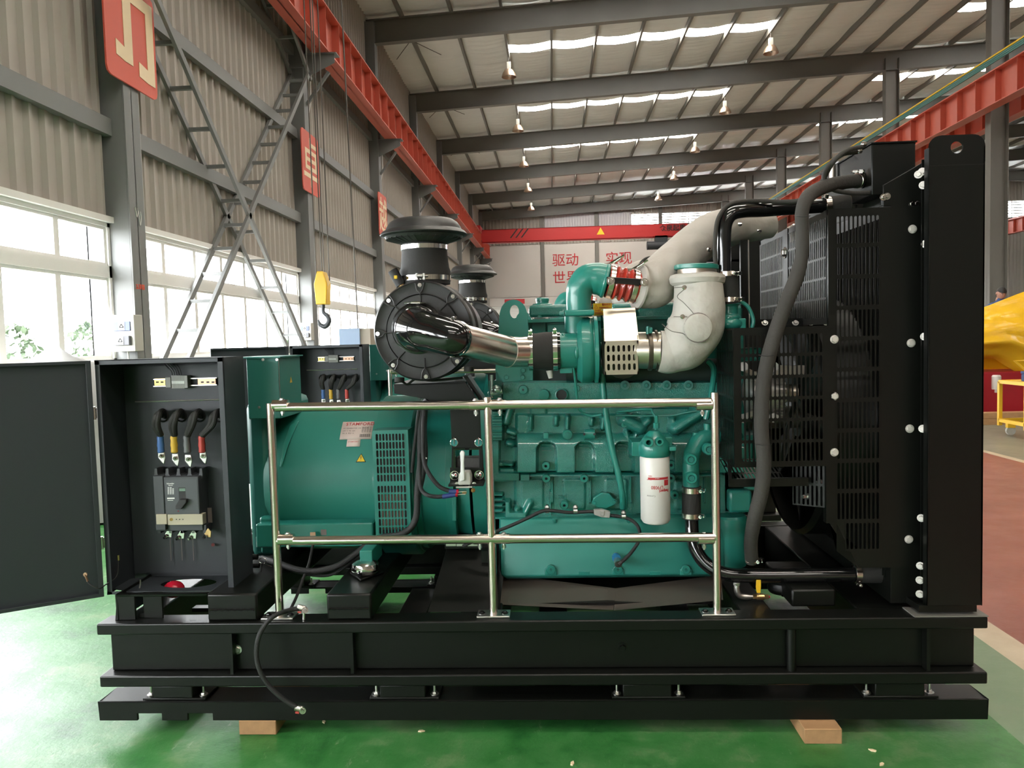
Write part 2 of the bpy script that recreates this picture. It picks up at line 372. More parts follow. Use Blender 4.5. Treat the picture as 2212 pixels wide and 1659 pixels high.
# crane runway beams
def runway(x, y0, y1, nm, m, z0=CRB, z1=CRT, st=1.0):
    b = B(); b.box(x - .18, x + .18, y0, y1, z0, z0 + .025).box(x - .2, x + .2, y0, y1, z1 - .03, z1).box(x - .01, x + .01, y0, y1, z0, z1)
    y = y0 + .3
    while y < y1: b.box(x - .17, x + .17, y, y + .015, z0, z1); y += st
    b.box(x - .03, x + .03, y0, y1, z1, z1 + .1); return struct(nm, b, m)
for s_, x in ((1, -4.62), (1, 12.2), (1, 13.45), (1, 30.2)): runway(x, YB + .5, EY - .5, 'crane_runway', CRANE)
for i, (dx, dz, m) in enumerate(((-.28, .30, YEL), (-.28, .24, TEALD), (-.28, .19, TEALD), (-.28, .14, TEALD))):
    struct('conductor_rail', B().box(12.2 + dx - .02, 12.2 + dx + .02, YB + 1, EY - 1, CRT + dz - .02, CRT + dz + .02), m)
# roof: rafters, purlins, foil sheets between purlins, skylights
SKY0, SKY1 = -1.15, 7.55
for k, y in enumerate(COLS_Y):
    b = B()
    for x0, x1 in ((WX, 31), (31, XR)):
        z0, z1 = rz(x0) - .25, rz(x1) - .25
        for (a, d_) in ((0, .02), (-.68, -.66)):
            b.add([(x0, y - .12, z0 + a), (x1, y - .12, z1 + a), (x1, y + .12, z1 + a), (x0, y + .12, z0 + a), (x0, y - .12, z0 + d_), (x1, y - .12, z1 + d_), (x1, y + .12, z1 + d_), (x0, y + .12, z0 + d_)],
                  [(0, 3, 2, 1), (4, 5, 6, 7), (0, 1, 5, 4), (1, 2, 6, 5), (2, 3, 7, 6), (3, 0, 4, 7)])
        b.add([(x0, y - .006, z0), (x1, y - .006, z1), (x1, y - .006, z1 - .67), (x0, y - .006, z0 - .67), (x0, y + .006, z0), (x1, y + .006, z1), (x1, y + .006, z1 - .67), (x0, y + .006, z0 - .67)], [(0, 1, 2, 3), (7, 6, 5, 4), (0, 4, 5, 1), (3, 2, 6, 7)])
    struct('rafter', b, STRUCT)
PX = [-4.21 + 1.47 * i for i in range(35)]
for i, x in enumerate(PX):
    if x > XR - 1: break
    struct('purlin', B().box(x - .035, x + .035, YB, EY, rz(x) - .25, rz(x) - .04), STRUCT)
rf = B(); sky_y = {}
for k in range(len(COLS_Y)):
    ys = COLS_Y[k] + 3.1; sky_y[k] = (ys, ys + 1.0)
def sheet(b, x0, x1, y0, y1):      # foil sheet sagging a little between purlins
    n = 4; m = 3 if y1 - y0 < 4 else 6; vs_ = []
    for i in range(n + 1):
        for j in range(m + 1):
            x = x0 + (x1 - x0) * i / n; y = y0 + (y1 - y0) * j / m
            vs_.append((x, y, rz(x) - .03 - .07 * sin(pi * i / n) - .04 * (j % 2)))
    b.add(vs_, [(i * (m + 1) + j, (i + 1) * (m + 1) + j, (i + 1) * (m + 1) + j + 1, i * (m + 1) + j + 1) for i in range(n) for j in range(m)])
xs = [WX - .3] + [x for x in PX if x < XR] + [XR]
ybs = [YB - .2] + COLS_Y + [EY + .2]
SK = B()
skx = [(2, 9)]
for i in range(len(xs) - 1):
    x0, x1 = xs[i], xs[i + 1]; mid = (x0 + x1) / 2
    sk1 = SKY0 < mid < SKY1; sk2 = 13.9 < mid < 22.2
    for j in range(len(ybs) - 1):
        y0, y1 = ybs[j], ybs[j + 1]
        ys = y0 + 3.3
        if (sk1 and j > 0 and y1 - y0 > 6) or (sk2 and j > 0 and y1 - y0 > 6):
            sheet(rf, x0, x1, y0, ys); sheet(rf, x0, x1, ys + .8, y1)
        else: sheet(rf, x0, x1, y0, y1)
ceil = struct('ceiling', rf, FOIL)
struct('roof_cladding', B().add([(x, y, rz(x) + .12) for x in (WX - .3, SKY0 - .6) for y in (YB, EY)], [(0, 1, 3, 2)]), STRUCT, ceil)
for j in range(1, len(ybs) - 1):
    if ybs[j + 1] - ybs[j] < 6: continue
    ys = ybs[j] + 3.3
    for i in range(len(xs) - 1):
        mid = (xs[i] + xs[i + 1]) / 2
        if (SKY0 < mid < SKY1) or (13.9 < mid < 22.2):
            x0, x1 = xs[i], xs[i + 1]; g = B().add([(x0, ys, rz(x0) + .01), (x1, ys, rz(x1) + .01), (x1, ys + .8, rz(x1) + .01), (x0, ys + .8, rz(x0) + .01)], [(0, 1, 2, 3)])
            struct('skylight_panel', g, SKYL, ceil)
# tension rods under the roof of the left edge bay
b = B()
for y in COLS_Y[3:10]:
    for s_ in (0, 1):
        b.cyl((WX + .3, y + .3 + s_ * 3, rz(WX) - .2), (WX + 1.8, y + 3.3 - s_ * 3, rz(WX + 1.8) - .2), .012, 5)
struct('tie_rods', b, WIRE, ceil)
# X brace of two laced members between the first two columns, and one high up
def brace(p, q, n, nm='brace'):
    p, q = V(p), V(q); b = B(); d = V((.36, 0, 0)); up = V((1, 0, 0))
    b.bar(p, q, .09, .05, up); b.bar(p + d, q + d, .09, .05, up)
    o = struct(nm, b, STRUCTL)
    for i in range(n):
        a = p + (q - p) * ((i + .5) / n); r = B().box(a.x, a.x + .36, a.y - .03, a.y + .03, a.z - .025, a.z + .025)
        struct('batten', r, STRUCTL, o)
brace((-5.2, 9.55, 6.1), (-5.2, 16.2, .6), 13); brace((-5.2, 9.55, .65), (-5.2, 16.2, 7.0), 15)
brace((-5.2, 12.2, 9.4), (-5.2, 16.3, 6.9), 7)
brace((-5.2, 51.7, 5.95), (-5.2, 58.2, .55), 8); brace((-5.2, 51.7, .8), (-5.2, 58.1, 7.0), 8)
# end wall
b = B(); corr(b, (XR, EY, 0), (WX, EY, 0), 8.45, 9.25, (0, -1, 0)); 
corr(b, (6.0, EY, 0), (WX, EY, 0), 9.25, 13.2, (0, -1, 0)); corr(b, (XR, EY, 0), (6.0, EY, 0), 10.45, 13.4, (0, -1, 0)); corr(b, (XR, EY, 0), (12.9, EY, 0), 0, 8.45, (0, -1, 0))
b.box(WX - .3, XR, EY + .1, EY + .14, 0, 9.25).box(WX - .3, 6, EY + .1, EY + .14, 9.25, 14).box(6, XR, EY + .1, EY + .14, 10.45, 14)
we = struct('wall_back', b, SHEET)
bd = [(-5.0, -.75), (-.45, 3.3), (3.6, 8.0), (8.3, 12.6)]
for x0, x1 in bd: struct('notice_board', B().box(x0, x1, EY - .16, EY - .1, 4.55, 8.4), BOARD, we)
for x in (-.6, 3.45, 8.15, 12.7, 18, 24, 30, 36): struct('wall_post', B().box(x - .13, x + .13, EY - .22, EY, 0, 12.2), STRUCT, we)
for x0, x1 in ((-.4, 3.3), (3.6, 6)): 
    b = B(); corr(b, (x1, EY - .06, 0), (x0, EY - .06, 0), 9.2, 10.6, (0, -1, 0), .2); struct('translucent_sheet', b, mat('pale_sheet', (.5, .48, .5), .5), we)
for i in range(17):                           # high window strip
    x0 = 6 + i * 2.1; b = B()
    b.box(x0, x0 + 2.1, EY - .05, EY + .02, 9.2, 9.27).box(x0, x0 + 2.1, EY - .05, EY + .02, 10.4, 10.47).box(x0, x0 + .05, EY - .05, EY + .02, 9.2, 10.47).box(x0 + 1.03, x0 + 1.07, EY - .05, EY, 9.2, 10.47)
    wn = struct('window_%d' % (20 + i), b, FRAMEW)
    struct('pane', B().add([(x0, EY - .01, 9.2), (x0 + 2.1, EY - .01, 9.2), (x0 + 2.1, EY - .01, 10.47), (x0, EY - .01, 10.47)], [(0, 1, 2, 3)]), GLASS, wn)
    b = B()
    for j in range(6): b.box(x0 + .06, x0 + 2.05, EY + .03, EY + .06, 9.3 + j * .2, 9.38 + j * .2)
    struct('louvre', b, FRAMEW, wn)
for j, (x0, z0, body) in enumerate(((.1, 6.85, '驱动'), (4.05, 6.85, '实现'), (.1, 5.55, '世界前'), (4.05, 5.55, '美美'))):
    text('lettering', body, 1.0, INKR, TM((x0, EY - .17, z0)), we, .01, .004)
text('lettering', '水到', .7, INK, TM((1.55, EY - .17, 4.75)), we, .01, .01)
# roller doors low in the end wall
for i, (x0, x1) in enumerate(((-4.6, -.9), (-.3, 3.2), (3.7, 7.9), (8.4, 12.5))):
    b = B().box(x0, x1, EY - .5, EY - .1, 3.9, 4.5)
    d_ = struct('door_%d' % (i + 1), b, BOARD)
    for j in range(30): struct('slat', B().box(x0 + .1, x1 - .1, EY - .2 - .02 * (j % 2), EY - .14, j * .13, j * .13 + .12), FRAMEW, d_)
struct('notice', B().box(-.1 - 3.4, -2.0, EY - .53, EY - .5, 4.05, 4.4), INKR, we)
# wall behind the viewer with a big open doorway, and right wall
b = B(); corr(b, (WX, YB, 0), (XR, YB, 0), 0, 14, (0, 1, 0), .5)
struct('wall_front', b, SHEET)
b = B(); corr(b, (XR, YB, 0), (XR, EY, 0), 0, 11.6, (-1, 0, 0), .5); struct('wall_right', b, SHEET)
# ground and bushes outside the windows
struct('ground', B().box(-60, WX - .45, YB - 20, EY + 20, -.3, -.05), CONC)
def bush(x, y, h, r):
    b = B(); rnd = random.Random(int(x * 31 + y * 17))
    for i in range(420):
        a, e = rnd.uniform(0, 2 * pi), rnd.uniform(-.9, 1); rr = r * rnd.uniform(.55, 1.1)
        p = V((x + cos(a) * rr * sqrt1(1 - e * e), y + sin(a) * rr * sqrt1(1 - e * e), h * .55 + e * h * .5))
        u = V((rnd.uniform(-1, 1), rnd.uniform(-1, 1), rnd.uniform(-1, 1))).normalized() * .09; v_ = u.cross(V((rnd.uniform(-1, 1), rnd.uniform(-1, 1), 1))).normalized() * .045
        b.add([p - u, p + v_, p + u, p - v_], [(0, 1, 2, 3)])
    return b
def sqrt1(v_): return math.sqrt(max(0, v_))
for i, (x, y, h, r, s_) in enumerate(((-8.2, 9.6, 2.0, .55, 'tall bush seen through the panes beside the grey distribution box column'), (-8.4, 8.4, 1.8, .5, 'low bush outside the window above the open cabinet door'), (-8.6, 12.2, 1.8, .5, 'bush outside the window just behind the first column'), (-9.2, 15.2, 1.9, .5, 'bush outside the window under the crossing braces'), (-8, 24, 1.7, .5, 'bush outside the far window behind the crane hook'), (-7.6, 6.9, 1.6, .5, 'bush outside the window at the photo edge'))):
    e = empty('bush', (x, y, 0), s_, 'bush', 'bushes outside the left windows')
    o = obj('foliage', bush(x, y, h, r), LEAF, e, kind='stuff'); o.location = (-x, -y, 0)
    o = obj('stem', B().cyl((x, y, -.1), (x, y, h * .6), .04, 6), WOOD, e); o.location = (-x, -y, 0)
mk = B()
for dz, dy, h in ((0, 0, .11), (-.03, .07, .17)):
    mk.tube([(-4.996, BAY0 - .05 + dy, 3.18 + dz), (-4.996, BAY0 - .035 + dy, 3.18 + dz - h / 2), (-4.996, BAY0 - .02 + dy, 3.18 + dz - h), (-4.996, BAY0 + .01 + dy, 3.18 + dz - h / 2), (-4.996, BAY0 - .0 + dy, 3.18 + dz)], .006, 6, 4)
struct('chalk_mark', mk, INKW, bpy.data.objects['column.004'] if 'column.004' in bpy.data.objects else None, kind2=None) if 0 else obj('chalk_mark', mk, INKW, bpy.data.objects['column.004'], label='white chalk marks on the column')
text('lettering', '五車間', .07, SIGNR, TM((-4.998, BAY0 - .13, 2.2), 'R'), bpy.data.objects['column.004'], .002, .02)
# ================================================================= hall things
# signs on the columns
for k, (ch, tag_) in enumerate((('力', 'upper left corner column'), ('卓', 'second column behind the lattice brace'), ('越', 'third column above the intake cap'), ('追', 'fourth column, mostly hidden by the intake cap'))):
    y = BAY0 + BAY * k + .02; z0 = 4.62
    e = empty('sign', (-4.985, y, z0), 'orange red sign with cream character %s on the %s' % (ch, tag_), 'sign', 'character signs on the left columns')
    pts = []; r = .09
    for qx, qz, a0 in ((.575 - r, r, -90), (.575 - r, 1.25 - r, 0), (-.575 + r, 1.25 - r, 90), (-.575 + r, r, 180)):
        for t in (0, 45, 90): pts.append((0, qx + r * cos(radians(a0 + t)), qz + r * sin(radians(a0 + t))))
    obj('sign_plate', B().prism(pts, (.02, 0, 0)), SIGNR, e)
    if ch == '力':     # drawn as broad cream strokes
        Z = lambda u, v_: (.021, (u - .5) * 1.15, v_ * 1.25)
        g = B()
        for st_ in ([(.34, .20), (.50, .20), (.50, 1.0), (.34, 1.0)], [(.18, .22), (.34, .20), (.34, .33), (.18, .36)], [(.50, .80), (.80, .80), (.80, .92), (.50, .92)], [(.80, .12), (.95, .12), (.95, .92), (.80, .92)], [(.62, .14), (.80, .12), (.80, .25), (.62, .28)]):
            g.prism([Z(*q) for q in st_], (.006, 0, 0))
        obj('character', g, SIGNC, e)
    else:
        text('character', ch, 1.08, SIGNC, TM((.022, -.54, .22), 'R'), e, .004, .008)
# high bay lamps
def lamp(x, y, z):
    e = empty('high_bay_lamp', (x, y, z), '', 'lamp', None)
    obj('reflector', B().lathe([(.07, .27), (.14, .24), (.22, .12), (.26, 0), (.245, 0), (.2, .11), (.12, .2)], (0, 0, 0), (0, 0, 1), 20, False), mat('lamp_bronze', (.42, .3, .22), .3, .8), e)
    obj('bulb', B().ell((0, 0, .1), .05, .05, .08), GREYP, e); obj('ballast', B().box(-.07, .07, -.07, .07, .25, .5), GREYP, e, bev=.01)
    obj('cord', B().cyl((0, 0, .5), (0, 0, rz(x) - .245 - z), .012, 6), WIRE, e); return e
l0 = None
ordn = ['nearest', 'second', 'third', 'fourth', 'fifth']
for side, (x, dz, dy) in enumerate(((-1.27, 0, 0), (7.55, .3969, .0))):
    for k in range(5):
        y = BAY0 + 2.5 * BAY + BAY * k + .4 + dy; z = 10.4 + dz
        if l0 is None: l0 = lamp(x, y, z); e = l0
        else: e = copy_tree(l0); e.location = (x, y, z)
        e['label'] = '%s hanging lamp from the viewer in the %s row under the roof' % (ordn[k], ('left hand', 'right hand')[side]); e['group'] = 'high bay lamps'
# bridge crane across the far end, with hoist
cr = empty('bridge_crane', (4, 51.5, 7.7), 'red single girder bridge crane spanning the far end of the hall', 'crane')
def rel(b, e): 
    b.v = [(v_[0] - e.location.x, v_[1] - e.location.y, v_[2] - e.location.z) for v_ in b.v]; return b
b = B().box(-4.6, 12.1, 51.3, 51.34, 7.95, 8.55).box(-4.6, 12.1, 51.3, 51.7, 8.52, 8.56).box(-4.6, 12.1, 51.22, 51.8, 7.88, 7.95).box(-4.6, 12.1, 51.66, 51.7, 7.95, 8.55).box(-4.4, 12, 51.2, 51.22, 7.7, 7.9).box(-4.4, 12, 51.2, 51.6, 7.68, 7.74)
obj('girder', rel(b, cr), CRANER, cr)
for x in (-2.6, 9.2):
    b = B()
    for j in range(3):
        u = x + j * .35; sg = 1 if x < 0 else -1
        b.prism([(u, 51.29, 7.97), (u + .1, 51.29, 7.97), (u + .1 + sg * .45, 51.29, 8.54), (u + sg * .45, 51.29, 8.54)], (0, .006, 0))
    obj('stripe', rel(b, cr), INK, cr)
obj('warning_sign', rel(B().prism([(3.0, 51.28, 8.0), (3.5, 51.28, 8.0), (3.25, 51.28, 8.45)], (0, .01, 0)), cr), YEL, cr)
text('lettering', '众泉起重', .42, INK, TM((3.0, -.23, .42)), cr, .005, .01)
for x in (-4.6, 12.1): obj('end_carriage', rel(B().box(x - .2, x + .2, 50.2, 52.8, 8.35, 8.7), cr), CRANER, cr)
hb = B().cyl((6.2, 51.4, 7.2), (8.0, 51.4, 7.2), .27, 16).box(6.7, 7.5, 51.2, 51.6, 7.2, 7.8)
obj('hoist', rel(hb, cr), BLACKS, cr); obj('hoist_rope', rel(B().cyl((7.0, 51.4, 4), (7.0, 51.4, 7.2), .03, 6).cyl((7.25, 51.4, 4), (7.25, 51.4, 7.2), .03, 6), cr), WIRE, cr)
# crane hook on ropes
hk = P(698, 655, 10.5); e = empty('crane_hook', hk, 'yellow hook block hanging on steel ropes before the windows', 'hook')
b = B().prism([(-.07, -.1, -.02), (.07, -.1, -.02), (.09, -.1, .25), (.04, -.1, .42), (-.04, -.1, .42), (-.09, -.1, .25)], (0, .2, 0)); obj('hook_block', b, YPAINT, e, bev=.01)
obj('hook', B().tube([(0, 0, -.02), (0, 0, -.12), (.05, 0, -.17), (.07, 0, -.24), (.02, 0, -.31), (-.05, 0, -.29), (-.075, 0, -.22)], [.025, .025, .03, .035, .035, .028, .012], 10), BLACKS, e)
b = B()
for dx in (-.08, 0, .03, .1): b.cyl((dx, 0, .3), (dx * 1.0, -.1, 9.0), .008, 5)
b.cyl((.42, .2, -1.2), (.30, .2, 8.9), .01, 5); obj('rope', b, WIRE, e)
# distribution boxes on the first and second columns
def dbox(px0, px1, Y, lab):
    p, q = P(*px0, Y), P(*px1, Y); e = empty('distribution_box', ((p.x + q.x) / 2, Y, q.z), lab, 'electric box', 'electric boxes on the columns')
    w_, h = (q.x - p.x) / 2, p.z - q.z
    obj('housing', B().box(-w_, w_, 0, .2, 0, h), GREYP, e, bev=.01)
    for j, (z0, z1) in enumerate(((.56, .82), (.17, .43))):
        s = obj('socket_panel', B().box(-w_ * .7, w_ * .7, -.05 if j else -.012, 0, z0 * h, z1 * h), mat('socket_blue%d' % j, (.07, .09, .17) if not j else (.09, .09, .1), .5), e, bev=.006)
        y_ = -.056 if j else -.016
        obj('label', B().box(-w_ * .25, w_ * .25, y_, y_ + .002, (z0 + .02) * h, (z1 - .02) * h), INKW, s)
        a = w_ * .17; c_ = (z0 + .1) * h
        obj('triangle', B().bar((-a, y_ - .002, c_), (a, y_ - .002, c_), .004, .012).bar((-a, y_ - .002, c_), (0, y_ - .002, c_ + a * 1.6), .004, .012).bar((a, y_ - .002, c_), (0, y_ - .002, c_ + a * 1.6), .004, .012), INK, s)
    obj('cord', B().tube([(0, .1, 0), (.01, .1, -.4), (0, .12, -1.0)], .012, 6), GREYP, e)
    return e
dbox((236, 681), (293, 759), 9.05, 'grey electric box with two socket panels on the nearest column')
dbox((645, 698), (673, 735), 16.09, 'small white electric box on the second column beside the crane hook')
# boxes stacked beyond the second cabinet
p = P(733, 745, 7.7); e = empty('carton', (p.x, 7.7, 0), 'open pale blue carton standing high beyond the second cabinet', 'box')
b = B().box(0, L(46, 7.7), 0, .3, 1.38, P(740, 710, 7.7).z); obj('carton_side', b, BLUEB, e, bev=.004)
obj('carton_flap', B().box(L(46, 7.7), L(68, 7.7), .02, .3, 1.38, P(740, 711, 7.7).z), CARD, e)
obj('stand', B().box(-.05, L(68, 7.7) + .1, -.05, .4, 0, 1.38), GREYP, e)
# grey tarpaulin bundle by the window
p = P(140, 760, 6.9); e = empty('covered_bundle', (p.x, 6.9, 0), 'crumpled grey tarpaulin draped over a peaked stack by the window', 'tarpaulin')
b = B(); top = P(117, 742, 6.9); rnd = random.Random(3); vs_ = [(top.x - p.x, 0, top.z)]
for j, (r, z) in enumerate(((.15, 1.42), (.4, 1.28), (.62, 1.0), (.68, .02))):
    for i in range(16):
        a = 2 * pi * i / 16; q = r * rnd.uniform(.85, 1.12); vs_.append((top.x - p.x + .08 * j + cos(a) * q, sin(a) * q, z + rnd.uniform(-.03, .03) * (j < 3)))
b.add(vs_, [(0, 1 + i, 1 + (i + 1) % 16) for i in range(16)] + [(1 + j * 16 + i, 1 + j * 16 + (i + 1) % 16, 17 + j * 16 + (i + 1) % 16, 17 + j * 16 + i) for j in range(3) for i in range(16)])
obj('tarpaulin', b, TARP, e, ang=3)
# ---------------- yellow wrapped machine, trolley, timber, red machine and the worker on the right
MX, MY = 6.35, 13.0
e = empty('wrapped_machine', (MX + 1.5, MY, 0), 'large machine under glossy yellow plastic wrap at the right edge', 'machine')
vs_ = []; nx, nz = 30, 26
for i in range(nx + 1):
    for j in range(nz + 1):
        u, v_ = i / nx, j / nz; x = -2.6 + 5.2 * u; top_ = 1.17 + 1.75 * min(u, .7); bot_ = max(.3, min(.95, .82 - 3.6 * (u - .37)))
        z = bot_ + (top_ - bot_) * v_; y = -.55 * sin(pi * (.12 + .8 * v_)) - .04 * sin(9 * v_ + 5 * u * 3) - .045 * sin(23 * v_ + 14 * u + 2 * sin(7 * u)) - .03 * sin(31 * u + 9 * v_) + rnd.uniform(-.02, .02) + (.5 * v_ ** 3)
        vs_.append((x, y, z))
b = B().add(vs_, [(i * (nz + 1) + j, (i + 1) * (nz + 1) + j, (i + 1) * (nz + 1) + j + 1, i * (nz + 1) + j + 1) for i in range(nx) for j in range(nz)])
b.add([(-2.6, .5, .7), (2.6, .5, .7), (2.6, .5, 1.9), (-2.6, .5, 1.1)], [(0, 1, 2, 3)])
obj('plastic_wrap', b, YCLOTH, e, ang=3); obj('machine_base', B().box(-2.4, 2.4, -.3, .9, .08, .75), REDM, e, bev=.02)
obj('emblem', B().prism([(-.3 + .17 * cos(2 * pi * i / 20), -.66, 1.13 + .045 * sin(2 * pi * i / 20) + .03 * cos(2 * pi * i / 20)) for i in range(20)], (0, .015, 0)), INK, e)
text('lettering', 'CCEC', .13, INK, TM((-.52, -.675, .93)), e, .004, .02)
for i in range(2):
    f_ = obj('fuel_filter', B().lathe([(.06, 0), (.065, .02), (.065, .2), (.05, .22)], (-1.35 + .26 * i, -.62, .5), (0, 0, 1), 16), WHITE, e); obj('drain_plug', B().cyl((-1.35 + .26 * i, -.62, .45), (-1.35 + .26 * i, -.62, .5), .025, 8), WHITE, f_)
TX, TY = 6.0, 10.3
e = empty('trolley', (TX, TY, 0), 'yellow steel trolley on castors before the yellow wrapped machine', 'trolley')
b = B()
for x in (0, 1.1):
    for y in (0, .6): b.bar((x, y, .13), (x, y, .72), .045, .045)
for z in (.2, .72):
    for y in (0, .6): b.bar((0, y, z), (1.1, y, z), .045, .045, V((0, 1, 0)))
    for x in (0, 1.1): b.bar((x, 0, z), (x, .6, z), .045, .045)
obj('frame', b, YPAINT, e); obj('tray', B().box(0, 1.1, 0, .6, .71, .74), YPAINT, e)
obj('push_handle', B().tube([(.15, 0, .75), (-.15, 0, 1.02), (.2, 0, 1.02), (.75, .0, .98)], .02, 8, 1), YPAINT, e)
obj('red_label', B().box(.28, .5, -.026, -.023, .7, .74), REDP, e)
for x in (.12, 1.0):
    for y in (.04, .56):
        c_ = obj('caster', B().box(x - .05, x + .05, y - .03, y + .03, .1, .17), YPAINT, e); obj('wheel', B().cyl((x, y - .02, .06), (x, y + .02, .06), .06, 16), GREYP, c_)
e = empty('tool_box', (TX + .25, TY + .2, .741), 'dark blue box lying on the yellow trolley', 'box'); obj('carcase', B().box(-.15, .18, -.1, .1, 0, .1), BLUEC, e, bev=.01); obj('lid', B().box(-.155, .185, -.105, .105, .1, .13), BLUEC, e, bev=.005)
e = empty('oil_can', (TX + .6, TY + .2, .741), 'bright blue plastic canister standing on the yellow trolley', 'canister'); obj('canister_body', B().box(-.1, .12, -.08, .08, 0, .26), mat('blue_can', (.03, .15, .5), .4), e, bev=.02); obj('label', B().box(-.04, .05, -.084, -.081, .04, .12), PAPER, e); obj('cap', B().cyl((-.04, 0, .26), (-.04, 0, .29), .03, 12), INKW, e)
for j, (z, lab) in enumerate(((.09, 'upper'), (0.0, 'lower'))):
    e = empty('timber_skid', (6.6, 12.1, z + (.001 if z else 0)), 'brown timber beam lying %s in the pair below the wrapped machine' % lab, 'timber', 'timber beams under the wrapped machine')
    obj('beam', B().box(-1.0, 2.4, -.09, .09, 0, .088), WOOD, e, bev=.004); obj('end_grain', B().box(-1.006, -1.0, -.085, .085, .004, .084), CARD, e)
struct('floor_cover_plate', B().box(5.6, 6.9, 8.9, 9.6, 0, .012), STRUCT)
# ================================================================= THE GENERATOR SET (local coordinates: front rail face at y = 0)
CAM = V((0, -2.85, HZ))
G = empty('generator_set', (0, 0, 0), 'generator set with teal engine and alternator on a black skid, nearest the viewer', 'generator', 'generator sets')
G.location = (0, 2.85, 0)
def part(name, b, m, parent=G, label=None, **k): return obj(name, b, m, parent, label, **k)
X0, X1 = P(207, 1341, 0).x, P(2135, 1341, 0).x
zt = P(1106, 1341, 0).z; zt2 = P(1106, 1366, 0).z; zb1 = P(1106, 1457, 0).z; zb0 = P(1106, 1482, 0).z; zs1 = P(1106, 1514, 0).z; zs0 = P(1106, 1556, 0).z
GW = 1.5
XA, XB = P(240, 1400, .05).x, P(2105, 1400, .05).x
# ---- skid base
b = B()
for (ya, yb, yw) in ((0, .1, .05), (GW - .1, GW, GW - .06)):
    b.box(X0, X1, ya, yb, zt2, zt).box(X0, X1, ya, yb, zb0, zb1).box(XA, XB, yw, yw + .012, zb1, zt2)
base = part('base_frame', b, BLACK, label='black painted steel skid with channel rails', bev=.006)
for x in (P(497, 1400, .02).x, P(757, 1400, .02).x, P(2000, 1400, .02).x): part('stiffener', B().box(x, x + .012, .012, .05, zb1, zt2), BLACK, base)
x = P(1711, 1400, .02).x; part('stiffener', B().cyl((x, .03, zb1), (x, .03, zt2), .017, 12), BLACK, base)
for px, py in ((513, 1403), (1345, 1398)): part('earth_bolt', B().bolt(P(px, py, .05), (0, -1, 0), .012), BLACK if px > 900 else ZINC, base)
def cross(px0, px1, py0, name='crossmember'):
    a, c_ = P(px0, 1300, .02).x, P(px1, 1300, .02).x; z1 = P((px0 + px1) / 2, py0, .02).z
    m = part(name, B().box(a, c_, .02, GW - .02, zt, z1), BLACK, base, bev=.008)
    part('weld_bead', B().tube([(a + .01 + (c_ - a - .02) * i / 14, .014, zt + .045 + .002 * (i % 2)) for i in range(15)], .004, 6, 1), BLACKG, base)
    return m
cross(447, 555, 1283); cross(705, 802, 1283)
part('crossmember', B().box(-.38, -.22, .1, GW - .1, zb1, zt - .005), BLACK, base, bev=.006)
part('crossmember', B().box(.68, .8, .1, GW - .1, zb1, zt - .005), BLACK, base, bev=.006)
part('crossmember', B().box(X0 + .06, X0 + .16, .1, GW - .1, zb1, zt - .005), BLACK, base, bev=.006)
part('crossmember', B().box(X1 - .42, X1 - .14, .1, GW - .1, zb1, zt - .003), BLACK, base, bev=.006)
part('crossmember', B().box(P(1705, 1300, .15).x, P(1800, 1300, .15).x, .12, .5, zt, P(1750, 1268, .15).z), BLACK, base, bev=.008)
tray = B().box(P(1085, 1300, .2).x, P(1560, 1300, .2).x, .22, 1.35, zt - .02, zt - .01)
part('drip_tray', tray, mat('tray_gloss', (.012, .011, .010), .16, bump=.2, bscale=3, bdist=.01), base)
fl = [(-.1, .5), (.18, .62), (.18, .30)]
b = B().prism([P(1088, 1242, .42), P(1330, 1272, .3), P(1325, 1318, .2), P(1080, 1306, .2)], (0, .008, 0)).prism([P(1330, 1272, .3), P(1558, 1243, .42), P(1562, 1296, .2), P(1326, 1319, .19)], (0, .008, 0))
part('insulation_sheet', b, mat('sheet_brown', (.07, .058, .048), .32, bump=.2, bscale=8, bdist=.01), base, label='brownish glossy sheet folded under the sump')
# cabinet stand
b = B()
xa, xb, xc, xd = P(250, 1310, .04).x, P(292, 1310, .04).x, P(345, 1310, .04).x, P(449, 1310, .04).x; zc = P(330, 1283, .04).z
b.box(xa, xa + .01, .04, .45, zt, zc).box(xa, xb, .04, .05, zt, zc).box(xb + .02, xc, .06, .07, zt, zc).box(xa, xd, .04, .06, zc - .012, zc).box(xa, xd, .3, .32, zc - .012, zc).box(xd, xd + .012, .04, .46, zt, zc).box(xb, xc, .06, .066, zt, zt + .02)
part('cabinet_stand', b, BLACK, base, bev=.003)
part('cross_strip', B().box(xc, xd, .3, .34, P(400, 1322, .3).z, P(400, 1314, .3).z), BLACK, base)
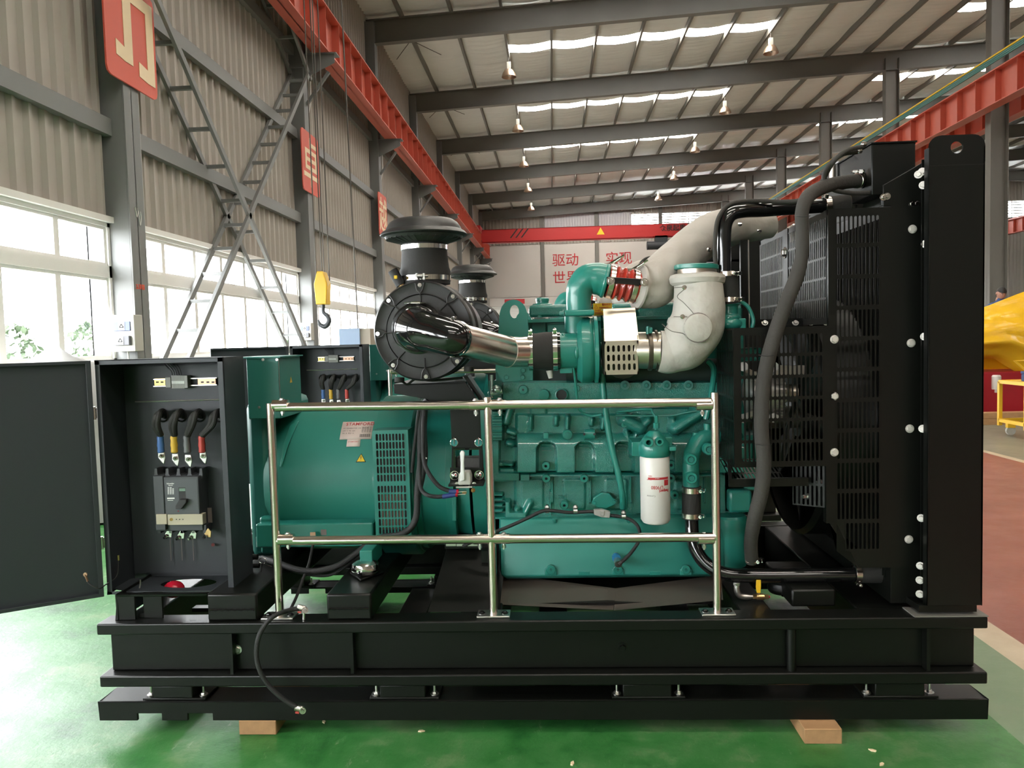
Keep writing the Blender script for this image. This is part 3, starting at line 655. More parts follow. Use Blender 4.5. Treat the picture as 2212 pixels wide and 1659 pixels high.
# ---- lower skid
zA, zB_ = zs1, zs0
def skidz(py): return P(1106, py, 0).z
o_ = [(213, zA), (2135, zA), (2135, zB_), (458, zB_), (458, zB_ + .028), (405, zB_ + .028), (405, zB_), (348, zB_), (348, zB_ + .028), (296, zB_ + .028), (296, zB_), (213, zB_)]
pts = [(P(px, 1530, 0).x, 0, z) for px, z in o_]
b = B().prism(pts, (0, .012, 0)); b.prism([(q[0], GW - .012, q[2]) for q in pts], (0, .012, 0))
XL, XRr = pts[0][0], pts[1][0]
b.box(XL, XRr, 0, .13, zA - .006, zA).box(XL, XRr, GW - .13, GW, zA - .006, zA)
for x in (XL + .02, -.8, -.1, .5, XRr - .22): b.box(x, x + .14, .012, GW - .012, zA - .05, zA - .006)
low = part('lower_skid', b, BLACK, label='black lower skid frame on anti-vibration mounts', bev=.003)
for px0, px1 in ((332, 418), (822, 920), (1345, 1450), (1888, 1995)):
    for ya in (.01, GW - .13):
        a, c_ = P(px0, 1495, .02).x, P(px1, 1495, .02).x
        vm = part('vibration_mount', B().box(a, c_, ya, ya + .11, zA + .008, zb0), BLACK, bev=.004)
        part('mount_flange', B().box(a - .04, c_ + .05, ya, ya + .12, zA, zA + .009), BLACK, vm, bev=.002)
        for x in (a - .02, c_ + .03): part('stud', B().bolt((x, ya + .03, zA + .009), (0, 0, 1), .011).cyl((x, ya + .03, zA), (x, ya + .03, zA + .045), .005, 8), ZINC, vm)
# ---- guard rail
rail = part('guard_rail', B().tube([P(596, 880, .06), P(1535, 869, .06)], .0172, 16, 1).tube([P(600, 1168, .06), P(1545, 1160, .06)], .0175, 16, 1), STEEL, label='polished stainless guard rail')
for a, c_ in (((588, 871), (602, 1322)), ((1051, 858), (1068, 1330)), ((1539, 848), (1552, 1330))):
    p, q = P(*a, .06), P(*c_, .06); q.x = (p.x + q.x) / 2 + (q.x - p.x) * .15; p.x = q.x; q.z = zt + .008
    po = part('post', B().cyl(q, p, .0155, 16), STEEL, rail)
    part('base_plate', B().box(q.x - .062, q.x + .062, .025, .1, zt, zt + .008), ZINC, rail, bev=.002)
    for dx in (-.045, .042): part('bolt', B().bolt((q.x + dx, .06, zt + .008), (0, 0, 1), .009), BLACKG, rail)
    for (pz, dy) in ((P(q.x and a[0], 875, .06).z, 0), (P(c_[0], 1164, .06).z, 0)):
        s_ = -1 if a[0] > 1500 else 1
        for sg in ((s_,) if a[0] != 1051 else (-1, 1)):
            part('sleeve', B().cyl((q.x + .01 * sg, .06, pz), (q.x + .068 * sg, .06, pz), .0192, 16), STEEL, rail)
            part('clamp_screw', B().bolt((q.x + .045 * sg, .06, pz + .018), (0, 0, 1), .008).cyl((q.x + .045 * sg, .06, pz - .04), (q.x + .045 * sg, .06, pz + .01), .004, 8).lathe([(.008, 0), (.008, .012)], (q.x + .045 * sg, .06, pz - .034), (0, 0, 1), 6), ZINC, rail)
# ---- control cabinet
YC = .1; YD = .30
cx0, cx1 = P(213, 900, YC).x - .005, P(489, 1000, YC).x; cx1 = P(492, 1000, YC).x; cz1, cz0 = P(350, 775, YC).z, P(370, 1283, YC).z
b = B().box(cx0, cx0 + .004, YC, YD, cz0, cz1).box(cx1 - .004, cx1, YC, YD, cz0, cz1).box(cx0, cx1, YC, YD, cz1 - .004, cz1).box(cx0, cx1, YD - .004, YD, cz0, cz1)
b.box(cx0, cx0 + .02, YC, YC + .004, cz0, cz1).box(cx1 - .022, cx1, YC, YC + .004, cz0, cz1).box(cx0, cx1, YC, YC + .004, cz1 - .018, cz1).box(cx0, cx1, YC, YC + .004, cz0, cz0 + .012)
cab = part('control_cabinet', b, BLACKS, label='open black breaker cabinet', bev=.0015)
# floor plate with an oval opening
ox, oy, oa, ob = (P(408, 1266, .2).x, .2, .112, .062)
b = B(); zf = cz0 + .012; n = 28; fx0, fx1, fy0, fy1 = cx0 + .004, cx1 - .004, YC + .004, YD - .004
ov = [(ox + oa * cos(2 * pi * i / n), oy + ob * sin(2 * pi * i / n)) for i in range(n)]
rc = []
for i in range(n):
    c_, s_ = cos(2 * pi * i / n), sin(2 * pi * i / n); t = min((((fx1 - ox) if c_ > 0 else (ox - fx0)) / max(1e-6, abs(c_))), (((fy1 - oy) if s_ > 0 else (oy - fy0)) / max(1e-6, abs(s_)))); rc.append((ox + c_ * t, oy + s_ * t))
for z in (zf, zf - .003): b.add([(x, y, z) for x, y in ov + rc], [(i, (i + 1) % n, n + (i + 1) % n, n + i) for i in range(n)])
part('floor_plate', b, BLACKS, cab)
part('sealing_plug', B().ell((ox - .07, oy + .015, zf - .03), .042, .04, .034), REDP, cab, label='glossy red plug under the oval opening')
part('back_plate', B().box(cx0 + .015, cx1 - .015, YD - .02, YD - .016, cz0 + .03, cz1 - .03), BLACKS, cab)
YP = YD - .02
def face(px, py, y=YP): return P(px, py, y)
part('support_rod', B().cyl(face(292, 868), face(481, 863), .0035, 8), ZINC, cab)
part('wire_hook', B().tube([face(300, 1276, .14), face(303, 1262, .14), face(303, 1252, .14)], .003, 6), ZINC, cab)
for (a, c_, m) in (((333, 817), (357, 833), YZINC), ((427, 817), (466, 833), COPPERZ)):
    d_ = part('din_rail', B().rbox(a, c_, YP - .012, YP), m, cab, bev=.001)
for a, c_ in (((331, 817), (468, 819)), ((331, 832), (468, 834))): part('rail_lip', B().rbox(a, c_, YP - .014, YP), ZINC, cab)
for px in (340, 350, 437, 449, 460): part('rail_slot', B().rbox((px - 3, 824), (px + 3, 827), YP - .0125, YP - .011), INK, cab)
tb = part('terminal_block', B().rbox((357, 815), (369, 837), YP - .03, YP), CONN, bev=.001); part('end_stop', B().rbox((398, 811), (405, 838), YP - .032, YP), CONN, tb, bev=.001)
for i in range(9):
    px = 370.5 + i * 3.1
    part('terminal', B().rbox((px, 811), (px + 2.6, 839), YP - .028, YP), CONN, tb)
    part('marker', B().rbox((px, 823), (px + 2.6, 829), YP - .0295, YP - .028), INKW, tb)
b = B()
for i in range(5): b.tube([face(372 + i * 5, 811, YP - .015), face(370 + i * 5, 802, YP - .02), face(362 + i * 6, 793, YP - .02), face(355 + i * 6, 786, YP - .01)], .0018, 6)
part('control_wire', b, CABLE, tb)
part('cabinet_label', B().rbox((447, 1097), (458, 1129), YP - .017, YP - .015), INKG, cab)
part('indicator_dot', B().cyl(face(460, 1177, YP - .01), face(460, 1177, YP - .018), .007, 14), mat('dull_red', (.12, .02, .02), .5), cab)
# phase cables, sleeves, lugs
for i, (gx, sx, ly, m, nm) in enumerate(((346, 346, 985, BLUES, 'blue'), (385, 376, 990, YELS, 'yellow'), (425, 404, 992, GREYS, 'grey'), (468, 436, 985, REDS, 'red'))):
    gy = 896; cb = part('phase_cable', B().tube([face(gx + 4, gy, YP), face(gx + 2, gy - 4, YP - .06), face(gx - 8, gy + 4, YP - .10), face(gx - 14 if i else gx - 10, gy + 24, YP - .09), face(sx + 1, 940, YP - .07)], .0135, 12).tube([face(gx + 10, gy + 4, YP), face(gx + 6, gy - 8, YP - .05), face(gx - 2, gy - 2, YP - .10), face(gx - 8 if i else gx - 5, gy + 22, YP - .1), face(sx + 2, 940, YP - .072)], .011, 10), RUBBER)
    part('grommet', B().lathe([(.022, 0), (.027, .004), (.022, .01), (.02, 0)], face(gx + 6, gy + 2, YP), (0, -1, 0), 24, False), PLASTIC, cb)
    part('colour_sleeve', B().lathe([(.011, 0), (.0135, .004), (.0125, .02), (.014, .03), (.012, .05), (.0135, .06), (.0115, .068)], face(sx + (2 if i == 0 else 1), 978, YP - .07), face(sx, 940, YP - .07) - face(sx + 2, 978, YP - .07), 14), m, cb, label='%s sleeve' % nm)
    part('lug', B().pp([(sx + 1 - 6, ly - 10), (sx + 8, ly - 10), (sx + 11, ly + 4), (sx + 8, ly + 18), (sx + 3, ly + 14), (sx - 5, ly + 4)], YP - .07, .006), ZINC, cb, bev=.002)
    part('lug_bolt', B().bolt(face(sx + 3, ly, YP - .072), (0, -1, 0), .006, .012), CHROME, cb)
for px, py in ((362, 1155), (389, 1158), (415, 1158), (447, 1155)):
    l_ = part('outgoing_terminal', B().pp([(px - 6, py - 2), (px + 2, py - 14), (px + 9, py - 6), (px + 8, py + 6), (px - 2, py + 5)], YP - .06, .006), CHROME if px != 447 else BRASS, bev=.001)
    part('terminal_bolt', B().bolt(face(px - 2, py + 3, YP - .06), (-.3, -1, -.3), .006, .014), CHROME, l_)
for px in (368, 392, 417): part('phase_barrier', B().rbox((px - .6, 1148), (px + .6, 1211), YP - .012, YP - .01), INKG, cab)
# moulded-case breaker
yb_ = YP - .085
mc = part('circuit_breaker', B().rbox((333, 1028), (436, 1147), yb_ + .02, YP).rbox((333, 1028), (355, 1146), yb_ + .004, YP).rbox((355, 1030), (430, 1112), yb_, YP), MCCB, label='grey moulded case breaker', bev=.003)
part('beige_trip_unit', B().rbox((337, 1111), (360, 1133), yb_ - .003, yb_ + .03).rbox((362, 1111), (438, 1134), yb_ - .003, yb_ + .03), BEIGE, mc, label='beige trip unit cover', bev=.0015)
part('dial', B().cyl(P(370, 1122, yb_ - .003), P(370, 1122, yb_ - .006), .0065, 16), YZINC, mc)
for px in (381, 388, 395): part('dial', B().cyl(P(px, 1122, yb_ - .003), P(px, 1122, yb_ - .005), .002, 8), INK, mc)
for k in range(5):
    for (py0, py1) in ((1012, 1034), (1138, 1152)):
        px = 334 + k * 24.3 if py0 == 1012 else 341 + k * 24.5
        part('terminal_shroud', B().pp([(px, py0), (px + 5, py0), (px + 6, py0 + 12), (px + 14 if k < 4 else px + 6, py1), (px - 6 if k else px, py1), (px - 1, py0 + 12)] if py0 == 1012 else [(px - 5 if k else px, py0 - 4), (px + 12 if k < 4 else px + 6, py0 - 4), (px + 6, py0 + 3), (px + 6, py1), (px, py1), (px - 1, py0 + 3)], yb_ + .025, .05), MCCB, mc)
part('toggle_window', B().rbox((386, 1053), (401, 1079), yb_ - .001, yb_ + .003), INK, mc)
part('position_flag', B().rbox((387, 1055), (400, 1061), yb_ - .0015, yb_), mat('flag_green', (.12, .2, .15), .5), mc)
part('toggle_handle', B().pp([(387, 1079), (402, 1079), (402, 1086), (391, 1100), (379, 1100), (379, 1093)], yb_ - .02, .02), INK, mc, bev=.002)
part('rating_face', B().rbox((358, 1036), (427, 1108), yb_ - .0008, yb_ + .002), mat('breaker_face', (.06, .066, .072), .45), mc)
text('lettering', 'Schneider', .0078, INKW, TM(P(360, 1046, yb_ - .001)), mc, .0003, .02); text('lettering', 'Electric', .006, INKW, TM(P(364, 1049.5, yb_ - .001)), mc, .0003, .01)
b = B()
for r in range(6):
    for c__ in range(3):
        if (r, c__) != (0, 2): b.rbox((362 + c__ * 5.0, 1052.5 + r * 2.7), (365.5 + c__ * 5.0, 1053.9 + r * 2.7), yb_ - .0014, yb_)
b.rbox((361, 1075), (377, 1078), yb_ - .0014, yb_).rbox((362, 1080.5), (374, 1081.5), yb_ - .0014, yb_)
part('rating_print', b, INKW, mc); part('trip_button', B().cyl(P(385, 1104, yb_), P(385, 1104, yb_ - .003), .002, 8), REDP, mc)
# ---- cabinet door, hinged on the left
hx = cx0 - .012; e1 = V((hx, YC - .005, 0)); dvec = V((-.262, -.17, 0)).normalized(); dn = V((dvec.y, -dvec.x, 0)); dn = dn if dn.y > 0 else -dn
Wd = cx1 - cx0
def D(u, t, z): q = e1 + dvec * u + dn * t; return (q.x, q.y, z)
b = B()
def dbx(u0, u1, t0, t1, z0, z1): b.add([D(u0, t0, z0), D(u1, t0, z0), D(u1, t1, z0), D(u0, t1, z0), D(u0, t0, z1), D(u1, t0, z1), D(u1, t1, z1), D(u0, t1, z1)], [(0, 3, 2, 1), (4, 5, 6, 7), (0, 1, 5, 4), (1, 2, 6, 5), (2, 3, 7, 6), (3, 0, 4, 7)])
dbx(0, Wd, 0, .002, cz0, cz1); dbx(0, .002, -.022, .0, cz0, cz1); dbx(Wd - .002, Wd, -.022, 0, cz0, cz1); dbx(0, Wd, -.022, 0, cz0, cz0 + .002); dbx(0, Wd, -.022, 0, cz1 - .002, cz1); dbx(.002, .018, -.022, -.02, cz0, cz1); dbx(0, Wd, -.022, -.02, cz0, cz0 + .014); dbx(0, Wd, -.022, -.02, cz1 - .012, cz1)
door = part('cabinet_door', b, BLACKS, label='open black cabinet door', bev=.001)
for py in (892, 1172):
    z = P(212, py, YC).z
    part('hinge', B().cyl((cx0 - .008, YC - .006, z - .025), (cx0 - .008, YC - .006, z + .025), .006, 10).box(cx0 - .03, cx0 + .0, YC - .004, YC - .001, z - .02, z + .02), CHROME, door)
    for dz in (-.016, .016): part('hinge_screw', B().bolt((cx0 - .022, YC - .006, z + dz), (-.3, -1, 0), .004), CHROME, door)
q = D(.06, -.024, P(187, 1240, .05).z)
part('earth_strap', B().tube([q, V(q) + V((.012, -.004, -.03)), V(q) + V((.05, 0, -.055)), V((cx0 + .0, YC - .01, q[2] - .055)), V((cx0 + .03, YC + .02, q[2] - .03)), V((cx0 + .035, YC + .03, q[2] + .03))], .0025, 8), CABLE, door)
part('strap_lug', B().cyl(V(q) + V((0, -.001, 0)), V(q) + V((0, .003, 0)), .008, 14).bar(q, V(q) + V((.01, -.003, -.026)), .007, .004), COPPERZ, door)
part('strap_terminal', B().cyl(V((cx0 + .035, YC + .03, q[2] + .03)), V((cx0 + .035, YC + .03, q[2] + .05)), .004, 8), YZINC, door)
# door lock knob of the open door seen from beyond
part('door_lock', B().cyl(D(Wd - .03, .002, (cz0 + cz1) / 2), D(Wd - .03, .02, (cz0 + cz1) / 2), .01, 12), CHROME, door)
# ---- alternator: barrel lies along x, centre y 0.75
AY = .75; sc_ = 2.85 + AY
AZ = P(690, 1027, AY).z; AR = .335
def xa_(px, Y=AY - AR): return P(px, 1000, Y).x
def lx(prof, m, name, parent, seg=64, **k):     # profile as (picture x at depth, radius) pairs around the x axis
    b = B().lathe([(r, x) for x, r in prof], (0, AY, AZ), (1, 0, 0), seg); return part(name, b, m, parent, **k)
b = B().lathe([(.24, xa_(556)), (.30, xa_(560)), (.325, xa_(578)), (AR, xa_(600)), (AR, xa_(806))], (0, AY, AZ), (1, 0, 0), 72)
alt = part('alternator', b, TEALB, label='teal alternator barrel')
lx([(xa_(804), .345), (xa_(806), .366), (xa_(884), .366), (xa_(890), .345)], TEAL, 'shroud', alt)
lx([(xa_(888), .335), (xa_(905), .34), (xa_(907), .325), (xa_(960), .325), (xa_(962), .348), (xa_(978), .348), (xa_(980), .32), (xa_(1012), .335)], TEAL, 'drive_end_adaptor', alt)
lx([(xa_(886), .35), (xa_(892), .35), (xa_(892), .338)], TEAL, 'flange_ring', alt)
# feet box and cooling slots
part('mounting_foot', B().rbox((553, 1131), (806, 1182), .37, 1.13), TEAL, alt, bev=.006)
part('mounting_foot', B().box(xa_(553), xa_(590), .42, 1.05, P(560, 1200, .4).z, P(560, 1120, .4).z), TEAL, alt, bev=.01)
part('foot_hole', B().rbox((693, 1144), (705, 1156), .368, .372), INKG, alt)
b = B()
gy = AY - .366 - .012
# flat louvre cover box on the viewer's side of the shroud
O = P(814, 1158, gy); U = P(889, 1158, gy) - O; T = P(812, 932, gy) - O
U = V((U.x, 0, 0)); T = V((0, 0, T.z)); O = V((O.x, gy, O.z)); fr = .012
b.box(O.x, O.x + U.x, gy, gy + .14, O.z + T.z - .008, O.z + T.z + .004).box(O.x - .004, O.x + .009, gy, gy + .16, O.z, O.z + T.z).box(O.x + U.x - .014, O.x + U.x, gy, gy + .16, O.z, O.z + T.z).box(O.x, O.x + U.x, gy, gy + .1, O.z - .004, O.z + .006)
i0 = O + V((.009, 0, .006)); iu = V((U.x - .023, 0, 0)); hh = T.z - .014; h1 = hh * .49
b.slots(i0, iu, V((0, 0, h1)), 9, 6, .0025, .7, .88).slots(i0 + V((0, 0, h1 + hh * .03)), iu, V((0, 0, hh * .48)), 9, 6, .0025, .7, .88).box(i0.x, i0.x + iu.x, gy, gy + .003, i0.z + h1, i0.z + h1 + hh * .03)
part('louvre_cover', b, TEAL, alt)
part('dark_void_sheet', B().box(i0.x, i0.x + iu.x, gy + .008, gy + .010, i0.z, i0.z + hh), INK, alt)  # black sheet painting in the dark of the hollow behind the louvre slots
b = B()
for k in range(7): b.cyl((i0.x + .02 + k * .014, gy + .0055, i0.z + .02), (i0.x + .02 + k * .014, gy + .0055, i0.z + hh * .42), .004, 6)
part('winding_leads', b, mat('winding_dull', (.12, .08, .06), .6), alt)
# screen tab, lifting lugs and arcs on the barrel
def onb(x, a, r=AR): return V((x, AY - r * cos(a), AZ + r * sin(a)))     # a: angle above the horizontal, viewer side
def bang(py, Y=None):   # picture row -> barrel angle
    lo, hi = -1.2, 1.45
    for _ in range(40):
        m_ = (lo + hi) / 2; q = onb(xa_(770), m_); d = ROT.transposed() @ (q - CAM); yy = CY + F * d.y / d.z * -1 * -1
        if yy < py: hi = m_
        else: lo = m_
    return (lo + hi) / 2
a0, a1 = bang(949), bang(911); am_ = AY - AR * cos((a0 + a1) / 2); xl, xr = P(737, 930, am_).x, P(805, 930, am_).x
def decal(x0, x1, a0, a1, off, n=6):
    b = B()
    vs_ = [onb(x, a0 + (a1 - a0) * i / n, AR + off) for i in range(n + 1) for x in (x0, x1)]
    b.add(vs_, [(2 * i, 2 * i + 1, 2 * i + 3, 2 * i + 2) for i in range(n)]); return b
npl = part('nameplate', decal(xl, xr, a0, a1, .0012), PAPER, alt, label='pale pink maker plate with red heading', solid=.0006)
am = a0 - (a1 - a0) * .36
part('nameplate', decal(xl + .034, xr - .046, am, a0 + .002, .0016), PAPER, alt, label='small pale plate under the maker plate', solid=.0006)
def bt(x0, ang0, off=.0016): return lambda q: onb(x0 + q.x, ang0 + q.y / AR, AR + off + q.z)
H = (a1 - a0) * AR; Wn = xr - xl
text('lettering', 'STAMFORD', H * .255, INKR, None, alt, .0003, .003, sx=.98, fn=bt(xl + Wn * .12, a0 + (a1 - a0) * .76))
for j, (ln_, u0) in enumerate((('AC GENERATOR  S/N  kVA  PF', .06), ('kW  V  Hz  rpm', .06), ('PH  A  IP23  H', .06))):
    text('lettering', ln_, H * .10, INKG, None, alt, .0002, 0, sx=.85, fn=bt(xl + Wn * u0, a0 + (a1 - a0) * (.56 - .14 * j)))
b = B()
for r in range(5):
    for c__ in range(4): b.add(decal(xl + Wn * (.66 + .08 * c__), xl + Wn * (.72 + .08 * c__), a0 + (a1 - a0) * (.36 + .065 * r), a0 + (a1 - a0) * (.39 + .065 * r), .0018, 1).v, [(0, 1, 3, 2)])
for c__ in range(16): b.add(decal(xl + Wn * (.62 + .021 * c__), xl + Wn * (.632 + .021 * c__ + .004 * (c__ % 3)), a0 + (a1 - a0) * .1, a0 + (a1 - a0) * .26, .0018, 1).v, [(0, 1, 3, 2)])
part('plate_print', b, INKG, alt)
text('lettering', 'STAMFORD', .0075, INKR, None, alt, .0002, .01, sx=1.2, fn=bt(xl + .038, am + (a0 - am) * .58))
wa = bang(990); wx = P(780, 990, AY - AR * cos(bang(990))).x; tr = lambda u, v_, off: onb(wx + u, wa + v_ / AR, AR + off)
part('warning_label', B().add([tr(-.022, -.017, .0012), tr(.022, -.017, .0012), tr(.0, .021, .0012)], [(0, 1, 2)]), INK, alt, solid=.0005, label='yellow and black warning triangle')
part('warning_face', B().add([tr(-.018, -.0145, .0022), tr(.018, -.0145, .0022), tr(.0, .0165, .0022)], [(0, 1, 2)]), YEL, alt)
part('warning_mark', B().add([tr(-.0012, -.004, .003), tr(.0012, -.004, .003), tr(.0018, .008, .003), tr(-.0018, .008, .003)], [(0, 1, 2, 3)]).add([tr(-.0013, -.0095, .003), tr(.0013, -.0095, .003), tr(.0013, -.007, .003), tr(-.0013, -.007, .003)], [(0, 1, 2, 3)]), INK, alt)
b = B().prism([onb(xa_(603), bang(1004) , AR), onb(xa_(607), bang(960), AR + .006), onb(xa_(611), bang(915), AR + .006), onb(xa_(628), bang(908), AR + .006), onb(xa_(618), bang(960), AR + .012), onb(xa_(608), bang(1006), AR + .004)], (0, -.012, 0)); part('lifting_lug', b, TEAL, alt, bev=.003)
# terminal box on top of the alternator, behind the cabinet
tbx = part('terminal_box', B().rbox((534, 772), (604, 905), .36, .64), TEALD, label='teal alternator terminal box', bev=.004)
part('box_lid', B().box(P(500, 800, .35).x, P(606, 800, .35).x, .35, .65, P(590, 773, .35).z, P(590, 770, .35).z), TEALD, tbx)
for px, py in ((560, 880), (598, 868), (598, 777), (568, 777)): part('screw', B().bolt(P(px, py, .358), (0, -1, 0), .004), ZINC, tbx)
xq = P(604, 830, .36).x; zq = P(604, 822, .5).z; part('warning_label', B().prism([(xq + .001, .485, zq - .01), (xq + .001, .515, zq - .01), (xq + .001, .5, zq + .015)], (.001, 0, 0)), YELS, tbx)
part('seam', B().rbox((603, 774), (604, 870), .3585, .36), INKG, tbx)
part('rear_cover', B().rbox((534, 870), (585, 1205), .46, 1.05), TEALD, alt, bev=.03)
# ---------------- engine: relief-shaped block side, heads, sump
def sst(a, b_, x):
    t = max(0, min(1, (x - a) / (b_ - a))); return t * t * (3 - 2 * t)
def rrm(x, y, x0, y0, x1, y1, r, s_):     # soft rounded-rectangle mask
    cx, cy = (x0 + x1) / 2, (y0 + y1) / 2; qx, qy = abs(x - cx) - (x1 - x0) / 2 + r, abs(y - cy) - (y1 - y0) / 2 + r
    d = math.hypot(max(qx, 0), max(qy, 0)) + min(max(qx, qy), 0) - r
    return 1 - sst(-s_, s_, d)
def cap(x, y, ax, ay, bx, by, r):         # half-round rib profile along a segment
    dx, dy = bx - ax, by - ay; t = max(0, min(1, ((x - ax) * dx + (y - ay) * dy) / (dx * dx + dy * dy)))
    d = math.hypot(x - ax - dx * t, y - ay - dy * t) / r
    return math.sqrt(max(0, 1 - d * d))
def hblock(x, y):     # metres of relief towards the viewer at picture point
    h = 0.0
    if y < 880: h = .03 * rrm(x, y, 1086, 824, 1600, 878, 4, 2)
    h = max(h, .012 * rrm(x, y, 1146, 876, 1180, 896, 5, 3))
    h += .012 * sst(1104, 1112, x) * sst(883, 890, y) * (1 - sst(898, 906, y)) * 0
    m = sst(1112, 1120, x) * sst(892, 898, y) * (1 - sst(1014, 1018, y))
    prof = .016 + (.062 * math.sqrt(max(0, 1 - (min(0, y - 1000) / 66) ** 2)) if y > 892 else 0)
    pk = 0
    for c in (1181, 1262, 1345):
        pk = max(pk, rrm(x, y, c - 20, 951, c + 20, 1040, 19, 2.5))
    for c in (1430, 1515): pk = max(pk, rrm(x, y, c - 20, 951, c + 20, 1040, 19, 2.5))
    h = max(h, m * (prof - .045 * pk * sst(945, 960, y)))
    for c, a, b_ in ((1147, 900, 925), (1202, 900, 914), (1226, 900, 926), (1278, 904, 914), (1302, 902, 922)): h = max(h, .05 * cap(x, y, c, a, c - 1, b_, 7))
    h = max(h, .052 * rrm(x, y, 1145, 1020, 1560, 1027, 2, 1))
    h = max(h, .045 * rrm(x, y, 1060, 1016, 1124, 1036, 2, 1.5), .06 * rrm(x, y, 1124, 1018, 1146, 1035, 3, 1.5))
    if y > 1027:     # lower crankcase with vertical ribs
        h = max(h, .02 * sst(1110, 1116, x))
        for c in (1194, 1276, 1362, 1440, 1520): h = max(h, .035 * rrm(x, y, c - 4, 1024, c + 2, 1085, 3, 3))
        for c in (1150, 1240, 1330, 1480): h = max(h, .028 * rrm(x, y, c - 26, 1030, c + 26, 1100, 8, 5))
        h = max(h, .034 * rrm(x, y, 1186, 1056, 1192, 1112, 3, 2))
    h = max(h, .045 * rrm(x, y, 1060, 1110, 1600, 1117, 2, 1), .06 * rrm(x, y, 1256, 1112, 1282, 1142, 5, 1.5) * (y > 1105))
    # flywheel housing end, stepped
    h = max(h, .06 * rrm(x, y, 1058, 868, 1096, 885, 5, 2), .05 * rrm(x, y, 1064, 885, 1088, 950, 3, 2) + .008 * rrm(x, y, 1064, 885, 1088, 950, 2, 1) * (math.sin(y * .55) > .2))
    h = max(h, .04 * rrm(x, y, 1060, 950, 1080, 1020, 3, 2), .03 * rrm(x, y, 1078, 997, 1110, 1006, 3, 2), .032 * rrm(x, y, 1080, 1008, 1112, 1018, 3, 2))
    h = max(h, .05 * cap(x, y, 1105, 870, 1094, 910, 10), .05 * cap(x, y, 1100, 930, 1112, 934, 8), .05 * cap(x, y, 1100, 956, 1106, 957, 9), .04 * cap(x, y, 1090, 1000, 1106, 1002, 5))
    for yy in (1066, 1076, 1088, 1100): h = max(h, .035 * rrm(x, y, 1062, yy - 3, 1088, yy + 3, 2, 1.5))
    # bracket shaped like a cradle
    h = max(h, .055 * rrm(x, y, 1092, 1100, 1138, 1115, 3, 1.5), .055 * rrm(x, y, 1092, 1078, 1103, 1112, 3, 1.5), .055 * cap(x, y, 1146, 1082, 1134, 1106, 9), .045 * cap(x, y, 1117, 1097, 1117, 1098, 9))
    # lower right timing side
    h = max(h, .02 * rrm(x, y, 1380, 880, 1600, 1112, 8, 3))
    h = max(h, .075 * cap(x, y, 1348, 905, 1380, 922, 17) , .06 * cap(x, y, 1380, 922, 1398, 905, 12))
    h = max(h, .085 * cap(x, y, 1455, 922, 1520, 880, 17), .06 * cap(x, y, 1452, 928, 1450, 905, 10))
    h = max(h, .05 * cap(x, y, 1352, 930, 1362, 980, 7), .05 * cap(x, y, 1378, 915, 1360, 975, 6))
    return h
YB0 = .47
nx, ny = 272, 146; b = B(); vs_ = []
for j in range(ny + 1):
    for i in range(nx + 1):
        px, py = 1056 + (1600 - 1056) * i / nx, 822 + (1118 - 822) * j / ny
        q = P(px, py, YB0); vs_.append((q.x, YB0 - hblock(px, py), q.z))
b.add(vs_, [(j * (nx + 1) + i, j * (nx + 1) + i + 1, (j + 1) * (nx + 1) + i + 1, (j + 1) * (nx + 1) + i) for j in range(ny) for i in range(nx)])
eng = part('engine_block', b, TEALR, label='glossy teal cast engine block', ang=.9)
part('block_body', B().rbox((1060, 824), (1598, 1116), YB0 + .005, 1.05), TEAL, eng)
def boss(px, py, y, r, name='boss', par=None, hole=.35, m=TEAL, t=.02):
    p = P(px, py, y); o = part(name, B().lathe([(r, 0.0), (r, t * .85), (r * .9, t), (r * hole, t), (r * hole, t * .3)], p + V((0, t, 0)), (0, -1, 0), 24, False), m, par or eng)
    part('bore', B().lathe([(r * hole, 0), (r * hole, .001)], p + V((0, t * .6, 0)), (0, -1, 0), 16), INK, par or eng) if hole > .2 else None
    return o
for px, py, r, hl in ((1130, 842, 10, .22), (1175, 853, 12, 0.02), (1213, 853, 14, .82), (1245, 839, 8, .25)): boss(px, py, .432, L(r, .43), hole=hl, t=.012)
for px, py, r in ((1226, 939, 11), (1179, 1007, 9), (1180, 1034, 9), (1262, 1034, 9), (1219, 1092, 9), (1349, 917, 7), (1450, 1005, 10), (1450, 1033, 9), (1458, 1070, 9)): boss(px, py, .405, L(r, .4), t=.03)
for px, py in ((1226, 939),): part('socket_plug', B().lathe([(.011, 0), (.011, .006)], P(px, py, .402), (0, -1, 0), 6), TEALD, eng)
pd = part('oval_pad', B().tube([P(1262, 938, .41), P(1284, 938, .41)], L(11, .41), 20, 1), TEAL, eng)
for px in (1262, 1284): part('bore', B().cyl(P(px, 938, .385), P(px, 938, .39), .005, 12), INK, eng)
part('pad', B().rbox((1174, 935), (1185, 947), .39, .42), TEAL, eng, bev=.002)
part('cover_plate', B().pp([(1281, 1076), (1300, 1064), (1316, 1066), (1331, 1082), (1326, 1092), (1310, 1099), (1290, 1097), (1281, 1090)], .41, .03), TEAL, eng, bev=.004)
for px, py in ((1284, 1086), (1327, 1084)): part('bolt', B().bolt(P(px, py, .41), (0, -1, 0), .008), TEAL, eng)
b = B()
for px, py, n_ in ((1181, 955, 4), (1262, 955, 3), (1345, 955, 4)):
    for r in range(n_):
        for c_ in range(7): q = P(px - 9 + c_ * 3, py + r * 6, .42); b.ell(q, .0025, .0025, .0025, 6, 4)
for c_ in range(7): b.ell(P(1262 + c_ * 4, 926, .41), .0025, .003, .0025, 6, 4)
part('cast_dots', b, TEAL, eng, kind='stuff')
text('cast_lettering', '2231', .022, TEAL, TM(P(1206, 1078, .44)), eng, .003, .01); text('cast_lettering', '12A1021', .018, TEAL, TM(P(1210, 1044, .445)), eng, .003, .01)
